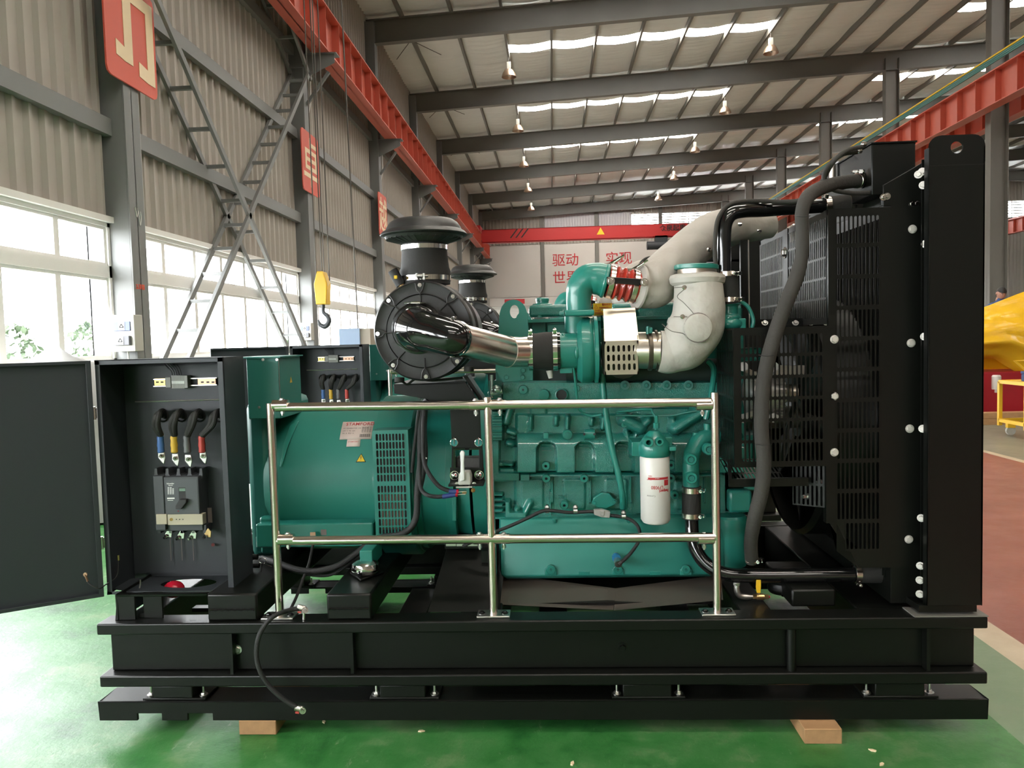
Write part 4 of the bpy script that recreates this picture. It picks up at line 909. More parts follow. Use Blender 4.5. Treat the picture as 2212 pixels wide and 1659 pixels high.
# sump
b = B(); xs0, xs1 = P(1080, 1180, .42).x, P(1560, 1180, .42).x; z1, z0 = P(1300, 1116, .42).z, P(1300, 1240, .42).z
pr = [(.34, z0 + .02), (.355, z0 + .005), (.38, z0), (1.15, z0), (1.17, z0 + .02), (1.17, z1), (.395, z1), (.36, z1 - .05)]
n = len(pr); vs_ = []; xr = [(xs0, .035), (xs0 + .008, .014), (xs0 + .03, 0), (xs1 - .03, 0), (xs1 - .008, .014), (xs1, .035)]
for x, ins in xr:
    for (y, z) in pr: vs_.append((x, y + (ins if y < .7 else -ins), max(z, z0 + ins)))
b.add(vs_, [(i * n + k, i * n + (k + 1) % n, (i + 1) * n + (k + 1) % n, (i + 1) * n + k) for i in range(len(xr) - 1) for k in range(n)] + [tuple(range(n)), tuple(range((len(xr) - 1) * n, len(xr) * n))])
sump = part('oil_pan', b, TEALB, label='smooth teal oil pan', bev=.004)
for px in (1190, 1335, 1482):
    part('pan_tab', B().pp([(px - 13, 1229), (px + 13, 1229), (px + 13, 1243), (px - 13, 1243)], .335, .03), TEAL, sump, bev=.003)
    boss(px, 1231, .33, L(10, .33), par=sump, t=.012, hole=.3)
for px in (1262, 1415, 1545): part('pan_tab', B().rbox((px - 12, 1234), (px + 12, 1243), .34, .4), TEAL, sump, bev=.002)
for px in (1199, 1358): part('pan_bolt', B().bolt(P(px, 1120, .385), (0, 0, -1), .007, .016), TEAL, sump)
s_ = part('oil_sensor', B().cyl(P(1330, 1200, .34), P(1336, 1219, .27), L(8, .3), 14), ZINC, label='sensor with a blue ring')
part('blue_ring', B().cyl(P(1331, 1203, .315), P(1332, 1207, .30), L(9.5, .3), 14), mat('sensor_blue', (.03, .2, .4), .4), s_)
# front gear housing, canister and cover on the right end
part('gear_housing', B().rbox((1558, 660), (1612, 1110), .45, 1.1).rbox((1575, 1060), (1625, 1108), .4, .9), TEAL, eng, bev=.012)
part('lower_canister', B().lathe([(.01, -.006), (.062, 0), (.068, .015), (.068, .2), (.06, .21)], P(1578, 1219, .42), (0, 0, 1), 28), TEAL, eng)
# heads, rocker covers, manifold
part('cylinder_head', B().rbox((1070, 738), (1600, 824), .56, 1.0).rbox((1082, 690), (1600, 740), .62, .98), TEAL, eng, bev=.006)
part('head_pad', B().rbox((1148, 694), (1180, 740), .6, .64).rbox((1182, 700), (1225, 738), .585, .63), TEAL, eng, bev=.004)
part('pad_disc', B().cyl(P(1163, 712, .598), P(1163, 712, .585), L(11, .6), 20), TEALD, eng)
part('head_gasket_flange', B().rbox((1139, 684), (1600, 691), .57, 1.0), TEAL, eng, bev=.001)
rc = part('rocker_cover', B().rbox((1142, 658), (1262, 684), .6, .95).rbox((1322, 655), (1375, 684), .6, .95).rbox((1375, 652), (1600, 688), .62, .95), TEALR, bev=.012, label='teal rocker covers')
q = P(1172, 684, .6); b = B().lathe([(L(25, .6), 0), (L(27, .6), L(14, .6)), (L(25, .6), L(26, .6)), (L(20, .6), L(30, .6))], (q.x, .66, q.z), (0, 0, 1), 8, ref=V((cos(.39), sin(.39), 0))); part('breather_dome', b, TEALR, rc, bev=.006)
part('filler_cap', B().lathe([(.028, 0), (.028, .008), (.03, .01), (.03, .02), (.024, .024)], (q.x, .66, q.z + L(30, .6)), (0, 0, 1), 20), TEAL, rc)
for px in (1165, 1398, 1450, 1505, 1545): part('cover_bolt', B().bolt(P(px, 686, .58), (0, 0, 1), .009), TEAL, rc)
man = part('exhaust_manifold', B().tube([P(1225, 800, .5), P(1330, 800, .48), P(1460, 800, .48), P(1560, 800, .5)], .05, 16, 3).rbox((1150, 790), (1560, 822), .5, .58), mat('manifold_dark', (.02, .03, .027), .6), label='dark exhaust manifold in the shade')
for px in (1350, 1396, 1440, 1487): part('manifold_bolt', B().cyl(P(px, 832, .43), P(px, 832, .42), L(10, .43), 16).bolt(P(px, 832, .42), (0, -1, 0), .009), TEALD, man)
part('bracket', B().pp([(1072, 740), (1150, 740), (1152, 822), (1086, 826), (1070, 800)], .42, .02), TEAL, eng, bev=.002)
for px, py in ((1094, 815), (1129, 815), (1130, 800)): part('bolt', B().bolt(P(px, py, .42), (0, -1, 0), .011), TEAL, eng)
# lifting eye: arched plate with an oval hole
cxp, cyp = 1109, 672; out, inn = [], []
for i in range(24):
    a = 2 * pi * i / 24; c_, s_ = cos(a), sin(a); inn.append((cxp + 2 + 10 * c_, cyp + 1 + 14.5 * s_))
    if s_ < -.0: out.append((cxp + 29 * c_, 678 + 31 * s_))
    else:
        t = min(68 / max(s_, 1e-6), 36 / max(abs(c_), 1e-6)) if s_ > .05 else 31; out.append((cxp + (30 + 6 * s_) * max(-1, min(1, c_ * 1.6)), 678 + 62 * min(1, s_ * 1.5)))
b = B()
for yy in (.4, .425): b.add([P(*p_, yy if yy == .4 else .4) + V((0, yy - .4, 0)) for p_ in out + inn], [(i, (i + 1) % 24, 24 + (i + 1) % 24, 24 + i) for i in range(24)])
b.f += [(24 + i, 24 + (i + 1) % 24, 72 + (i + 1) % 24, 72 + i) for i in range(24)] + [(i, (i + 1) % 24, 48 + (i + 1) % 24, 48 + i) for i in range(24)]
part('lifting_eye', b, TEAL, label='teal lifting eye plate')
# flywheel housing arc, chrome speed sensor
part('speed_sensor', B().ell(P(1073, 842, .4), .022, .022, .02).cyl(P(1060, 850, .4), P(1085, 845, .4), .012, 12).cyl(P(1062, 810, .42), P(1062, 860, .42), .008, 10), mat('sensor_nickel', (.35, .45, .4), .25, .8), label='nickel sensor beside the bracket')
part('flywheel_housing', B().lathe([(.33, 0), (.33, P(1064, 1000, .45).x - P(1020, 1000, .45).x)], (P(1020, 1000, .45).x, AY, AZ), (1, 0, 0), 64), TEAL, eng)
part('housing_rim', B().pp([(976, 1062), (986, 1062), (986, 1126), (977, 1126)], .405, .05), TEAL, eng, bev=.003)
# dipstick and thin pipes
part('dipstick_tube', B().tube([P(1300, 790, .36), P(1304, 850, .36), P(1316, 940, .35), P(1337, 1030, .34), P(1345, 1075, .35), P(1345, 1096, .38)], .0128, 12), TEAL)
part('drain_pipe', B().tube([P(1217, 740, .3), P(1215, 722, .28), P(1222, 735, .26), P(1238, 790, .28), P(1247, 860, .33), P(1252, 885, .37), P(1275, 898, .38), P(1300, 895, .36)], .005, 8), TEAL)
part('fuel_pipe', B().tube([P(1330, 890, .38), P(1400, 884, .36), P(1410, 892, .34), P(1417, 905, .33), P(1417, 935, .3)], .005, 8), TEAL)
part('fuel_pipe', B().tube([P(1330, 897, .39), P(1440, 898, .39), P(1490, 890, .39), P(1530, 885, .39)], .0035, 8), TEAL)
part('fuel_pipe', B().tube([P(1525, 905, .38), P(1535, 860, .38), P(1542, 800, .42), P(1530, 780, .44)], .012, 10), TEAL)
# oil filter and its head
fh = part('filter_head', B().lathe([(.057, 0), (.062, .008), (.062, .045), (.05, .065), (.035, .085), (.02, .1), (.0, .102)], P(1414, 985, .26), (0, 0, 1), 32).rbox((1365, 955), (1400, 985), .28, .42), TEAL, label='teal oil filter head', bev=.002)
for px, py, r in ((1401, 956, 11), (1425, 955, 9)): boss(px, py, .19, L(r, .19), par=fh, t=.05, hole=.5)
part('banjo_fitting', B().lathe([(.012, 0), (.012, .02), (.007, .022), (.007, .05)], P(1418, 925, .26), (0, 0, 1), 6), TEAL, fh)
part('side_bracket', B().rbox((1437, 945), (1452, 972), .24, .27).rbox((1447, 966), (1461, 974), .2, .26), TEAL, fh, bev=.002)
fz = P(1414, 985, .26); FRd = L(32.5, .26 - .057)
of = part('oil_filter', B().lathe([(.0, -.268), (FRd - .02, -.268), (FRd - .008, -.263), (FRd, -.25), (FRd, -.005), (FRd - .003, 0)], fz, (0, 0, 1), 40, False), WHITE, label='white spin-on oil filter with red lettering')
def ft(u0, z0): return lambda q: V((fz.x + sin((u0 - q.x) / FRd) * (FRd + .0006 + q.z), fz.y - cos((u0 - q.x) / FRd) * (FRd + .0006 + q.z), z0 - q.y))
text('lettering', 'LF9080', .019, INKR, None, of, .0002, .01, sx=.85, fn=ft(.025, fz.z - .109))
text('lettering', 'Fleetguard', .0155, INKR, None, of, .0002, .035, sx=.68, fn=ft(.053, fz.z - .124))
text('lettering', 'NEW', .0065, INKR, None, of, .0002, .01, fn=ft(-.018, fz.z - .068)); text('lettering', 'SPIN-ON', .005, INKR, None, of, .0002, .01, fn=ft(-.02, fz.z - .083))
text('lettering', 'Cummins', .009, INKG, None, of, .0002, 0, fn=ft(-.006, fz.z - .146))
b = B(); g_ = ft(.0, fz.z - .076)
for a, c_, z0, z1 in ((.052, -.035, .0, .009), (.052, .030, .011, .033)):
    n = 10; vs_ = [g_(V((-(a + (c_ - a) * i / n), z, 0))) for i in range(n + 1) for z in (z0, z1)]
    b.add(vs_, [(2 * i, 2 * i + 1, 2 * i + 3, 2 * i + 2) for i in range(n)])
part('red_print', b, INKR, of)
text('lettering', 'TURN UP', .004, INKW, None, of, .0002, .01, fn=(lambda q: (lambda r: V((r.x, r.y - .0004, r.z)))(ft(.01, fz.z - .078)(q))))
# water pump elbow, hose, lower coolant pipe
wp = part('water_elbow', B().tube([P(1493, 1050, .3), P(1492, 1005, .3), P(1497, 975, .31), P(1515, 950, .33), P(1545, 942, .36), P(1565, 940, .42)], [.033, .033, .034, .035, .034, .033], 20).cyl(P(1503, 950, .33), P(1503, 934, .33), .014, 14).cyl(P(1528, 945, .34), P(1528, 915, .34), .015, 14), TEAL, label='teal water elbow with socket plugs')
for px, py in ((1493, 993), (1494, 1033), (1532, 971)): boss(px, py, .25, L(13, .25), par=wp, t=.03, hole=.55); part('socket_plug', B().lathe([(.012, 0), (.012, .004)], P(px, py, .256), (0, -1, 0), 6), TEALD, wp)
def clamp(p, q, r, par, scr=V((0, 0, 1)), m=STEEL, nm='hose_clamp'):
    p, q = V(p), V(q); o = part(nm, B().lathe([(r, 0), (r + .002, .001), (r + .002, (q - p).length - .001), (r, (q - p).length)], p, q - p, 32, False), m, par)
    c_ = (p + q) / 2 + scr.normalized() * (r + .008); t = scr.normalized().cross(q - p).normalized() * .022
    part('clamp_screw', B().cyl(c_ - t, c_ + t * 1.3, .0035, 8).cyl(c_ + t * .1, c_ + t, .007, 6).bar(c_ - t * .9, c_ - t * .2, .014, .014), CHROME, par); return o
h1 = part('coolant_hose', B().cyl(P(1494, 1050, .3), P(1493, 1120, .3), .037, 28), RUBBER, label='short black rubber hose')
clamp(P(1494, 1064, .3), P(1494, 1052, .3), .037, h1, V((1, -.6, 0))); clamp(P(1493, 1118, .3), P(1493, 1107, .3), .037, h1, V((1, -.6, 0)))
part('lower_coolant_pipe', B().tube([P(1494, 1118, .3), P(1496, 1155, .28), P(1505, 1190, .26), P(1528, 1220, .24), P(1565, 1239, .22), P(1620, 1243, .22), P(1720, 1243, .22), P(1852, 1241, .22)], .0275, 24, 8), BLACKG, label='glossy black lower coolant pipe')
h2 = part('coolant_hose', B().tube([P(1848, 1240, .22), P(1905, 1240, .22)], .034, 28, 1), RUBBER)
clamp(P(1844, 1239, .22), P(1857, 1239, .22), .034, h2, V((.2, 0, -1))); clamp(P(1899, 1238, .22), P(1911, 1238, .22), .034, h2, V((.2, 0, -1)))
part('radiator_outlet', B().cyl(P(1908, 1237, .22), P(2010, 1236, .22), .030, 28), mat('painted_pipe', (.05, .05, .047), .3, .3))
# ---------------- turbocharger and intake
tx = lambda px, y=.3: P(px, 757, y).x
TZ = P(1262, 757, .3).z
b = B().lathe([(.05, tx(1238)), (.062, tx(1243)), (.118, tx(1247)), (.132, tx(1256)), (.134, tx(1272)), (.128, tx(1279)), (.122, tx(1281)), (.122, tx(1283)), (.134, tx(1284)), (.136, tx(1291)), (.12, tx(1293)), (.1, tx(1296))], (0, .34, TZ), (1, 0, 0), 56)
tb_ = part('turbocharger', b, TEAL, label='teal turbocharger compressor housing')
part('inlet_neck', B().tube([(tx(1208), .3, TZ), (tx(1246), .3, TZ)], .071, 32, 1).rbox((1210, 795), (1236, 806), .28, .34), TEAL, tb_)
part('inlet_rim', B().cyl((tx(1204), .3, TZ), (tx(1210), .3, TZ), .0755, 32), BLACKG, tb_)
part('inlet_rib', B().ell(P(1246, 762, .225), .01, .008, .024), TEAL, tb_)
part('outlet_column', B().tube([P(1245, 760, .33), P(1242, 715, .33), P(1244, 684, .33)], [.045, .042, .046], 20, 3), TEAL, tb_)
part('outlet_flange', B().rbox((1219, 669), (1284, 682), .25, .40), TEAL, tb_, bev=.006)
for px in (1218,): part('flange_bolt', B().bolt(P(px, 677, .26), (-1, 0, 0), .009, .015), TEALD, tb_)
part('compressor_elbow', B().tube([P(1251, 674, .32), P(1250, 645, .32), P(1254, 620, .32), P(1270, 603, .32), P(1292, 602, .32), P(1308, 606, .32)], [.049, .050, .054, .059, .064, .067], 32).lathe([(.066, 0), (.07, .004), (.07, .012), (.066, .016)], P(1303, 605, .32), P(1320, 609, .32) - P(1303, 605, .32), 32), TEAL, tb_, label='bright green painted compressor elbow')
rh0, rh1 = P(1312, 607, .32), P(1384, 622, .33)
b = B(); d_ = rh1 - rh0; n = 40; b.lathe([(.064 + .005 * math.sin(i / n * 2 * pi * 5) * (0 if i < 6 or i > 30 else 1), d_.length * i / n) for i in range(n + 1)], rh0, d_, 36)
rhs = part('red_hose', b, RED, label='red corrugated silicone hose')
for t0, t1 in ((.02, .16), (.72, .86)):
    p, q = rh0 + d_ * t0, rh0 + d_ * t1; part('hose_clamp', B().lathe([(.066, 0), (.067, .001), (.067, (q - p).length), (.066, (q - p).length)], p, q - p, 36, False), STEEL, rhs)
    c_ = (p + q) / 2 + V((.01, -.015, .07)); part('t_bolt', B().cyl(c_ + V((-.03, 0, -.01)), c_ + V((.045, -.01, .03)), .004, 8).cyl(c_ + V((.005, 0, .004)), c_ + V((.03, -.006, .02)), .008, 12).box(c_.x - .035, c_.x - .008, c_.y - .01, c_.y + .01, c_.z - .018, c_.z), CHROME, rhs)
st_ = part('stay_strap', B().prism([P(1311, 598, .225), P(1392, 603, .235), P(1393, 617, .235), P(1311, 611, .225)], (0, .004, 0)), BLACKG, label='flat black stay strap over the red hose', bev=.001)
for px, py in ((1319, 607), (1392, 610)): part('bolt', B().bolt(P(px, py, .225), (0, -1, 0), .011).cyl(P(px, py, .225), P(px, py, .27), .01, 10), CHROME, st_)
# stainless intake pipe with a mitred bend, rubber sleeve
ia, ib, ic = P(981, 728, .06), P(1097, 761, .17), P(1152, 761, .27)
ib = V((P(1098, 761, .2).x, .25, TZ)); ib = P(1098, 760, .24); ic = V((tx(1152), .3, TZ)); ia = P(980, 731, .02)
b = B(); m = 40; d1, d2 = (ib - ia).normalized(), (ic - ib).normalized(); nrm = (d1 + d2).normalized(); rads = .0605
u = V((0, 0, 1)); u = (u - d1 * u.dot(d1)).normalized(); w_ = d1.cross(u); rg = [[], [], []]
for k in range(m):
    o_ = (u * cos(2 * pi * k / m) + w_ * sin(2 * pi * k / m)) * rads; q = ia + o_; t = (ib - q).dot(nrm) / d1.dot(nrm); qm = q + d1 * t; t2 = (ic - qm).dot(d2); rg[0].append(q); rg[1].append(qm); rg[2].append(qm + d2 * t2)
b.add(rg[0] + rg[1] + rg[2], [(r * m + k, r * m + (k + 1) % m, (r + 1) * m + (k + 1) % m, (r + 1) * m + k) for r in (0, 1) for k in range(m)])
ip = part('intake_pipe', b, STEEL, label='polished stainless intake pipe with mitred bend', ang=.1 if 0 else .2)
part('weld_seam', B().tube(rg[1][:] + [rg[1][0]], .0014, 6, 1), STEELB, ip)
s0, s1 = V((tx(1143), .3, TZ)), V((tx(1206), .3, TZ))
sl = part('rubber_sleeve', B().lathe([(.071, 0), (.074, .01), (.073, .03), (.077, .06), (.077, .085), (.074, (s1 - s0).length)], s0, s1 - s0, 40), RUBBER, label='black rubber sleeve between pipe and turbocharger')
clamp((tx(1142), .3, TZ), (tx(1152), .3, TZ), .0745, sl, V((0, -.25, 1)), CHROME); clamp((tx(1194), .3, TZ), (tx(1204.5), .3, TZ), .077, sl, V((0, -.25, 1)), CHROME)
part('vent_spout', B().cyl(P(1187, 800, .3), P(1190, 817, .3), .014, 12, .009), GREYP, sl)
# ---------------- air cleaner
AC = P(914, 715, .2); ARR = L(106, .2)
ac = part('air_cleaner', B().lathe([(ARR, .0), (ARR + .006, .01), (ARR + .006, .03), (ARR - .006, .04), (ARR - .003, .05), (ARR - .003, .22), (ARR + .006, .23), (ARR + .006, .25), (ARR - .004, .26), (ARR - .01, .6), (ARR - .03, .64)], (AC.x, .2, AC.z), (0, 1, 0), 72, False), PLASTIC, label='large black round air cleaner drum')
part('end_cover', B().lathe([(.0, 0), (.10, 0), (.14, .002), (.141, .006), (.17, .008), (.188, .003), (ARR, .02)][::1], (AC.x, .19, AC.z), (0, 1, 0), 72, False), PLASTIC, ac)
for k in range(8):
    a = radians(96 - 45 * k - 4); cs, sn = cos(a), sin(a); pt = lambda r, da, y=.185: V((AC.x + cos(a + da) * r, y, AC.z + sin(a + da) * r))
    rb = part('cover_rib', B().tube([pt(.105, 0, .19), pt(.145, 0), pt(.16, .07), pt(.186, .09, .19)], .0028, 6).tube([pt(.145, 0), pt(.16, -.07), pt(.186, -.09, .19)], .0028, 6), PLASTIC, ac)
    part('cover_bolt', B().bolt(pt(.178, 0, .193), (0, -1, 0), .0055), CHROME, ac)
part('cover_ring', B().lathe([(.1415, 0), (.1435, -.004), (.1455, 0)], (AC.x, .192, AC.z), (0, 1, 0), 64, False), PLASTIC, ac)
for yy in (.42,): part('drum_clip', B().tube([V((AC.x + cos(.75) * (ARR + .008), yy + .03 * j, AC.z + sin(.75) * (ARR + .008))) for j in range(3)], .004, 6), ZINC, ac)
el = part('intake_elbow', B().tube([(AC.x - .02, .21, AC.z + .012), (AC.x - .02, .15, AC.z + .01), (AC.x - .01, .10, AC.z + .006), (AC.x + .02, .055, AC.z), (AC.x + .07, .03, AC.z - .012), ia + d1 * -.01, ia + d1 * .01], [.09, .088, .083, .077, .071, .068, .066], 40, 8), BLACKG, label='glossy black intake elbow')
part('elbow_rim', B().lathe([(.089, 0), (.1, -.003), (.1, -.012), (.089, -.014)], (AC.x - .02, .192, AC.z + .011), (0, 1, 0), 48, False), BLACKG, el)
for k in range(3):
    t = (.145, .1, .062)[k]; c_ = (V((AC.x - .02, .15, AC.z + .01)), V((AC.x - .005, .09, AC.z + .005)), V((AC.x + .03, .05, AC.z - .002)))[k]; ax_ = (V((.05, -1, 0)), V((.5, -1, 0)), V((1, -.6, -.1)))[k]; r_ = (.0885, .083, .077)[k]
    part('elbow_band', B().lathe([(r_ - .002, -.003), (r_ + .002, 0), (r_ - .002, .003)], c_, ax_, 40, False), BLACKG, el)
part('elbow_spine', B().tube([(AC.x - .075, .12, AC.z + .006), (AC.x - .05, .03, AC.z + .004), (AC.x + .01, -.028, AC.z - .008), (AC.x + .06, -.04, AC.z - .02)], .005, 8), BLACKG, el)
part('t_bolt', B().cyl((AC.x - .06, .15, AC.z + .108), (AC.x + .02, .15, AC.z + .106), .003, 8).cyl((AC.x - .035, .15, AC.z + .107), (AC.x - .0, .15, AC.z + .107), .007, 10), CHROME, el)
clamp(ia - d1 * .003, ia + d1 * .016, .0675, ip, V((-.1, -.1, 1)), CHROME)
part('pipe_band', B().lathe([(.061, 0), (.064, .001), (.064, .01), (.061, .011)], ia + d1 * .024, d1, 36, False), STEEL, ip)
# neck and rain cap
NY = .40; nc = P(919, 607, NY); nz = lambda py: P(919, py, NY).z; nr = lambda w__: L(w__ / 2, NY)
part('intake_neck', B().lathe([(nr(107), nz(615)), (nr(108), nz(600)), (nr(110), nz(588)), (nr(104), nz(578)), (nr(101), nz(565)), (nr(98), nz(545)), (nr(96), nz(528)), (nr(92), nz(520))], (nc.x, NY, 0), (0, 0, 1), 56), RUBBER, ac, label='stepped rubber neck under the rain cap')
for py0, py1, wd in ((541, 531, 99), (608, 597, 109)): part('neck_band', B().lathe([(nr(wd), nz(py0)), (nr(wd) + .002, nz(py0) + .001), (nr(wd) + .002, nz(py1)), (nr(wd), nz(py1))], (nc.x, NY, 0), (0, 0, 1), 56, False), CHROME, ac)
part('t_bolt', B().cyl(P(897, 596, NY - .12), P(925, 596, NY - .12), .004, 8).cyl(P(901, 596, NY - .12), P(914, 596, NY - .12), .009, 12).rbox((898, 590), (902, 604), NY - .125, NY - .1).rbox((913, 590), (917, 604), NY - .125, NY - .1), ZINC, ac)
rcp = part('rain_cap', B().lathe([(nr(96), nz(528)), (nr(120), nz(524)), (nr(160), nz(518)), (nr(168), nz(512)), (nr(176), nz(511)), (nr(186), nz(510)), (nr(188), nz(508)), (nr(178), nz(502)), (nr(164), nz(498)), (nr(158), nz(491)), (nr(146), nz(482)), (nr(128), nz(476)), (nr(80), nz(473)), (0, nz(473))], (nc.x, NY, 0), (0, 0, 1), 72, False), PLASTIC, label='black mushroom rain cap on the air cleaner')
for k in range(18): a = pi + pi * k / 17; part('cap_fin', B().bar((nc.x + cos(a) * nr(100), NY + sin(a) * nr(100), nz(524)), (nc.x + cos(a) * nr(162), NY + sin(a) * nr(162), nz(515.5)), .003, .012), PLASTIC, rcp)
ri = part('restriction_indicator', B().cyl(P(866, 616, .33), P(848, 584, .33), L(11, .33), 16), INK, label='small black service indicator')
part('yellow_window', B().rbox((851, 595), (857, 602), .29, .33), YEL, ri); part('fitting', B().cyl(P(868, 618, .33), P(864, 611, .33), L(7, .33), 12), BRASS, ri)
# bracket carrying the air cleaner and the battery switch
br = part('air_cleaner_bracket', B().pp([(850, 832), (1003, 823), (1036, 868), (1040, 960), (1038, 968), (982, 968), (976, 960), (972, 885), (966, 884), (945, 876), (922, 862), (852, 850)], .27, .006).pp([(976, 960), (982, 968), (984, 1012), (975, 1012)], .27, .006).pp([(1034, 960), (1042, 960), (1046, 1048), (1036, 1048)], .27, .006).pp([(972, 1010), (1045, 1010), (1047, 1045), (972, 1042)], .27, .006).box(P(850, 830, .27).x, P(1003, 830, .27).x, .27, .75, P(925, 828, .27).z - .006, P(925, 828, .27).z), BLACK, label='black sheet bracket under the air cleaner', bev=.0015)
part('side_web', B().pp([(1000, 812), (1010, 812), (1046, 866), (1040, 872)], .3, .12), BLACK, br)
part('saddle', B().tube([P(852, 826, .26), P(868, 824, .26), P(880, 830, .26), P(900, 818, .26), P(935, 822, .26), P(1000, 816, .26)], .005, 8), BLACK, br)
for px, py in ((863, 825), (1013, 802)): part('rubber_foot', B().cyl(P(px, py, .24), P(px, py - 10, .24), .02, 14), RUBBER, br)
part('relay_box', B().rbox((986, 988), (1038, 1014), .285, .34), mat('relay_black', (.03, .029, .027), .5, bump=.8, bscale=300), br, bev=.004)
part('relay_frame', B().rbox((979, 968), (1040, 972), .268, .30).rbox((979, 972), (984, 1012), .268, .3), BLACKG, br)
for px, py in ((981, 956), (1034, 956)):
    part('lug_hole', B().lathe([(.0, 0), (.0145, 0)], P(px, py, .269), (0, -1, 0), 20, False), mat('lug_teal', (.03, .25, .24), .4), br); part('hole_rim', B().lathe([(.0145, 0), (.0165, .002), (.0145, .003)], P(px, py, .269), (0, -1, 0), 20, False), CHROME, br)
    part('stud', B().cyl(P(px, py - 11, .265), P(px, py + 4, .265), .0022, 8), CHROME, br)
for px, py in ((982, 1027), (1035, 1026)):
    part('dome_nut', B().ell(P(px, py, .262), .0155, .014, .0155).lathe([(.019, 0), (.019, .003)], P(px, py, .27), (0, -1, 0), 20), CHROME, br); part('red_mark', B().ell(P(px + 2, py - 1, .249), .003, .001, .003, 8, 6), REDP, br)
part('switch_shelf', B().rbox((968, 1046), (1044, 1051), .19, .29), BLACK, br, bev=.002)
bs = part('battery_switch', B().pp([(989, 1052), (991, 1024), (997, 1020), (1014, 1020), (1017, 1030), (1017, 1052)], .19, .06), GREYP, label='grey battery isolator switch with lever', bev=.004)
part('lever', B().pp([(994, 1040), (995, 1000), (994, 985), (993, 979), (996, 974), (1001, 974), (1004, 979), (1003, 985), (1002, 1000), (1004, 1038)], .18, .012), INKW, bs, bev=.003)
part('switch_foot', B().rbox((985, 1051), (1020, 1054), .185, .25), GREYP, bs)
for px, py in ((987, 1046), (1024, 1046)): part('screw', B().bolt(P(px, py, .2), (0, -1, 0), .006), ZINC, bs)
for px, py in ((1003, 1064), (1022, 1059)): part('terminal_nut', B().bolt(P(px, py, .21), (.4, -1, 0), .006), BRASS, bs)
# battery cables to the switch
for pts, e0, e1_, m2 in ((((915, 900), (914, 940), (915, 990), (925, 1020), (948, 1050), (970, 1060)), (970, 1061), (986, 1062), REDP), (((906, 980), (907, 1040), (912, 1060), (925, 1070), (945, 1073), (957, 1072)), (956, 1073), (984, 1068), REDP)):
    c_ = part('battery_cable', B().tube([P(a, q_, .3 - .1 * min(1, i / 3)) for i, (a, q_) in enumerate(pts)], .0085, 12), CABLE)
    part('boot', B().cyl(P(*e0, .2), P(*e1_, .2), .0095, 14), BLUED, c_); part('red_collar', B().cyl(P(*e1_, .2), P(e1_[0] + 5, e1_[1], .2), .0095, 14), m2, c_)
    part('lug', B().bar(P(e1_[0] + 4, e1_[1], .2), P(e1_[0] + 22, e1_[1] - 1, .2), .01, .003), ZINC, c_)
hn = part('wiring_harness', B().tube([P(925, 862, .3), P(912, 885, .32), P(908, 940, .33), P(908, 1000, .33), P(902, 1060, .32), P(900, 1110, .31), P(888, 1140, .3), P(862, 1156, .3), P(830, 1160, .36), P(800, 1172, .38), P(770, 1195, .36), P(730, 1222, .33), P(680, 1234, .32), P(640, 1230, .33), P(600, 1216, .36), P(565, 1206, .4)], .0135, 14), CABLE, label='black braided wiring harness')
part('branch', B().tube([P(918, 880, .31), P(916, 930, .32), P(918, 985, .33), P(912, 1030, .33), P(903, 1070, .34)], .012, 12).tube([P(840, 1165, .38), P(790, 1190, .37), P(735, 1232, .35), P(690, 1244, .34), P(600, 1228, .36)], .006, 10).tube([P(905, 885, .31), P(896, 960, .34), P(890, 1020, .36)], .007, 10), CABLE, hn)
part('cable_tie', B().tube([P(907, 985, .3), P(922, 990, .3)], .003, 6, 1), INKW, hn)
e2 = part('earth_cable', B().tube([P(676, 1176, .34), P(668, 1215, .34), P(655, 1250, .3), P(640, 1290, .2), P(628, 1315, .13), P(620, 1330, .1)], .006, 10), CABLE); part('cable_lug', B().rbox((670, 1150), (682, 1176), .34, .344), COPPERZ, e2, bev=.001)
hs = part('sensor_harness', B().tube([P(1000, 1180, .3), P(1042, 1160, .29), P(1100, 1137, .29), P(1140, 1119, .3), P(1178, 1103, .31), P(1230, 1107, .32), P(1272, 1105, .32), P(1285, 1106, .32)], .0072, 12).tube([P(1318, 1113, .32), P(1350, 1118, .32), P(1370, 1128, .31), P(1381, 1145, .3), P(1379, 1170, .29), P(1362, 1195, .28), P(1345, 1212, .27), P(1337, 1219, .27)], .0072, 12), CABLE, label='black sensor harness with grey connector')
part('connector', B().pp([(1283, 1102), (1300, 1101), (1318, 1106), (1317, 1119), (1300, 1118), (1283, 1112)], .305, .025), CONN, hs, bev=.002)
part('connector_latch', B().rbox((1297, 1104), (1305, 1114), .3, .306), CONN, hs, bev=.001)
for px, py in ((1182, 1094), (1243, 1094), (1347, 1106)): part('p_clip', B().lathe([(.006, 0), (.011, .004), (.011, .012), (.005, .02)], P(px, py + 6, .35), (0, -.3, 1), 10).lathe([(.009, -.008), (.009, .008)], P(px, py + 10, .318), (1, 0, .0), 12), ZINC, hs)
